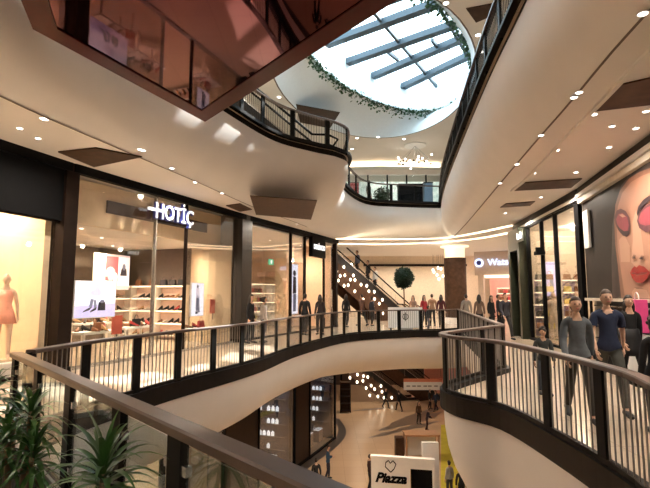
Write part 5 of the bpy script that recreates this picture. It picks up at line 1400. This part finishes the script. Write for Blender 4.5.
p = P_at(384, 28); o = tag(empty('potted_shrub', Vector((p.x, 28, Z2))), 'dark bushy potted shrub behind the far upper glass balustrade', 'plant')
MB().lathe([(.22, 0), (.3, .45)], n=16).build('pot', DARK, o); g = MB(); rn = random.Random(9)
for i in range(500):
    a_, e_ = rn.uniform(0, 6.283), math.asin(rn.uniform(-1, 1)); r_ = rn.uniform(.3, .55); c_ = Vector((math.cos(a_)*math.cos(e_)*r_, math.sin(a_)*math.cos(e_)*r_, 1.0 + math.sin(e_)*r_*1.1)); d_ = Vector((rn.uniform(-1, 1), rn.uniform(-1, 1), rn.uniform(-.5, 1))).normalized()*.1; s_ = d_.orthogonal()*.4
    g.poly([c_-d_, c_+s_, c_+d_, c_-s_])
g.ball((0, 0, 1.0), .32, 10, 8); g.build('foliage', LEAFD, o)
person(Vector((P_at(370, 27).x, 27, Z2)), R(60), 'dark figure left of the shrub behind the far upper glass balustrade', 1.7, 'stand', False, BL, BL)
# chandelier of balls
q = at(422, 134, Z3-.02); q = Vector((q.x, q.y+2.2, Z3))
o = tag(empty('chandelier', q), 'chandelier of small white and dark balls hanging on the upper floor', 'lamp')
MB().lathe([(.7, -.06), (.7, 0)], n=24).build('ceiling_plate', WHITE, o)
rn = random.Random(12)
for i in range(26):
    x, y, z = rn.uniform(-1.1, 1.1), rn.uniform(-.8, .8), rn.uniform(-1.4, -.7)
    MB().ball((x, y, z), .06, 10, 6).build('ball', LAMPW if i % 2 else BLACK, o, smooth=True)
b = MB()
for i in range(8): b.tube([(0, 0, -.05), (math.cos(i*.785)*1.0, math.sin(i*.785)*.7, -1.0)], .012, 4)
b.build('arm', CHROME, o)
# ------------------------------------------------------------------ foreground plants
LEAFG = mat('dracaena leaf', (.05, .135, .03), .38, var=.35, scale=5)
def dracaena(name, loc, label, h0, n, L, seed, canes=1):
    rn = random.Random(seed); o = tag(empty(name, loc), label, 'plant')
    for c in range(canes):
        ca = rn.uniform(0, 6.28); off = Vector((math.cos(ca), math.sin(ca), 0))*(.0 if canes == 1 else .10); hh = h0*(1 if c == 0 else rn.uniform(.55, .8))
        MB().tube([off*.6, off*.8 + Vector((0, 0, hh*.5)), off + Vector((0, 0, hh))], [.022, .018, .014], 8).build('stem', mat('cane bark', (.28, .20, .12), .8, var=.2, scale=30), o)
        for i in range(n):
            f = i/n; az = i*2.39996 + rn.uniform(-.2, .2); el = R(82 - 95*(1-f)**.9 + rn.uniform(-8, 8)); ln = L*rn.uniform(.8, 1.1)*(1 - .25*f)
            p = off + Vector((0, 0, hh - .16*(1-f))); rows = []; d = Vector((math.cos(az)*math.cos(el), math.sin(az)*math.cos(el), math.sin(el))); sd_ = Vector((-math.sin(az), math.cos(az), 0)); m = 7
            for j in range(m+1):
                t = j/m; wd = .017*(math.sin(math.pi*min(1, t*.86+.14))**.6)*(1-t**3) + .001; nr = d.cross(sd_).normalized()
                rows.append([p - sd_*wd - nr*wd*.3*-1, p, p + sd_*wd + nr*wd*.3]); p = p + d*(ln/m); d = (d + Vector((0, 0, -.20 - .12*t))).normalized()
            b = MB(); b.strip(rows); b.build('leaf', LEAFG, o, smooth=True)
    return o
PLW = mat('white planter', (.72, .71, .69), .35)
POTS = []
def planter(c, sx, sy, h, rz, label):
    o = tag(empty('planter', c, rz), label, 'planter')
    b = MB(); rows = []
    P_ = [(-1, -1), (1, -1), (1, 1), (-1, 1)]
    b.strip([[Vector((x*(sx/2-dx_), y*(sy/2-dx_), z)) for x, y in P_ + P_[:1]] for dx_, z in ((.03, 0), (0, h), (.02, h), (.02, h-.08))]); b.poly([Vector((x*(sx/2-.03), y*(sy/2-.03), 0)) for x, y in P_]); b.build('planter_box', PLW, o)
    b = MB(); b.box((0, 0, h-.07), (sx-.05, sy-.05, .04)); b.build('soil', mat('soil', (.05, .03, .02), .9), o); return o
ang = math.atan2(-3.94, 3.65)
d_ = Vector((3.65, -3.94, 0)).normalized(); nn = Vector((d_.y, -d_.x, 0)); nn = nn if nn.dot(Vector((0, -1, 0))) > 0 else -nn
def nearp(Y, off): 
    x = -3.6 + (5.62-Y)/3.94*3.65; return Vector((x, Y, 0)) + nn*off
c1_ = nearp(4.05, .46)
planter(c1_ + d_*.02, 2.3, .42, .46, ang, 'long white planter box behind the near glass railing at bottom left')
dracaena('dracaena', c1_ + d_*.70 + Vector((0, 0, .42)), 'right dracaena with drooping leaves in the long white planter', .50, 40, .33, 3, 3)
dracaena('dracaena', c1_ + d_*.25 + Vector((0, 0, .42)), 'middle dracaena in the long white planter at the picture edge', .62, 34, .32, 5, 2)
dracaena('dracaena', c1_ - d_*.75 + Vector((0, 0, .42)), 'farthest dracaena, its pale leaf tips showing at the left picture edge', .60, 26, .30, 6, 1)
c2_ = nearp(2.62, .34)
planter(c2_, .40, .40, .46, ang, 'square white planter of the nearest dracaena, below the frame')
dracaena('dracaena', c2_ + Vector((0, 0, .42)), 'nearest dracaena with broad dark leaves spreading before the glass railing', .45, 60, .42, 8, 1)
c3_ = Vector((-3.35, 4.55, 0)) + Vector((-.35, .0, 0))
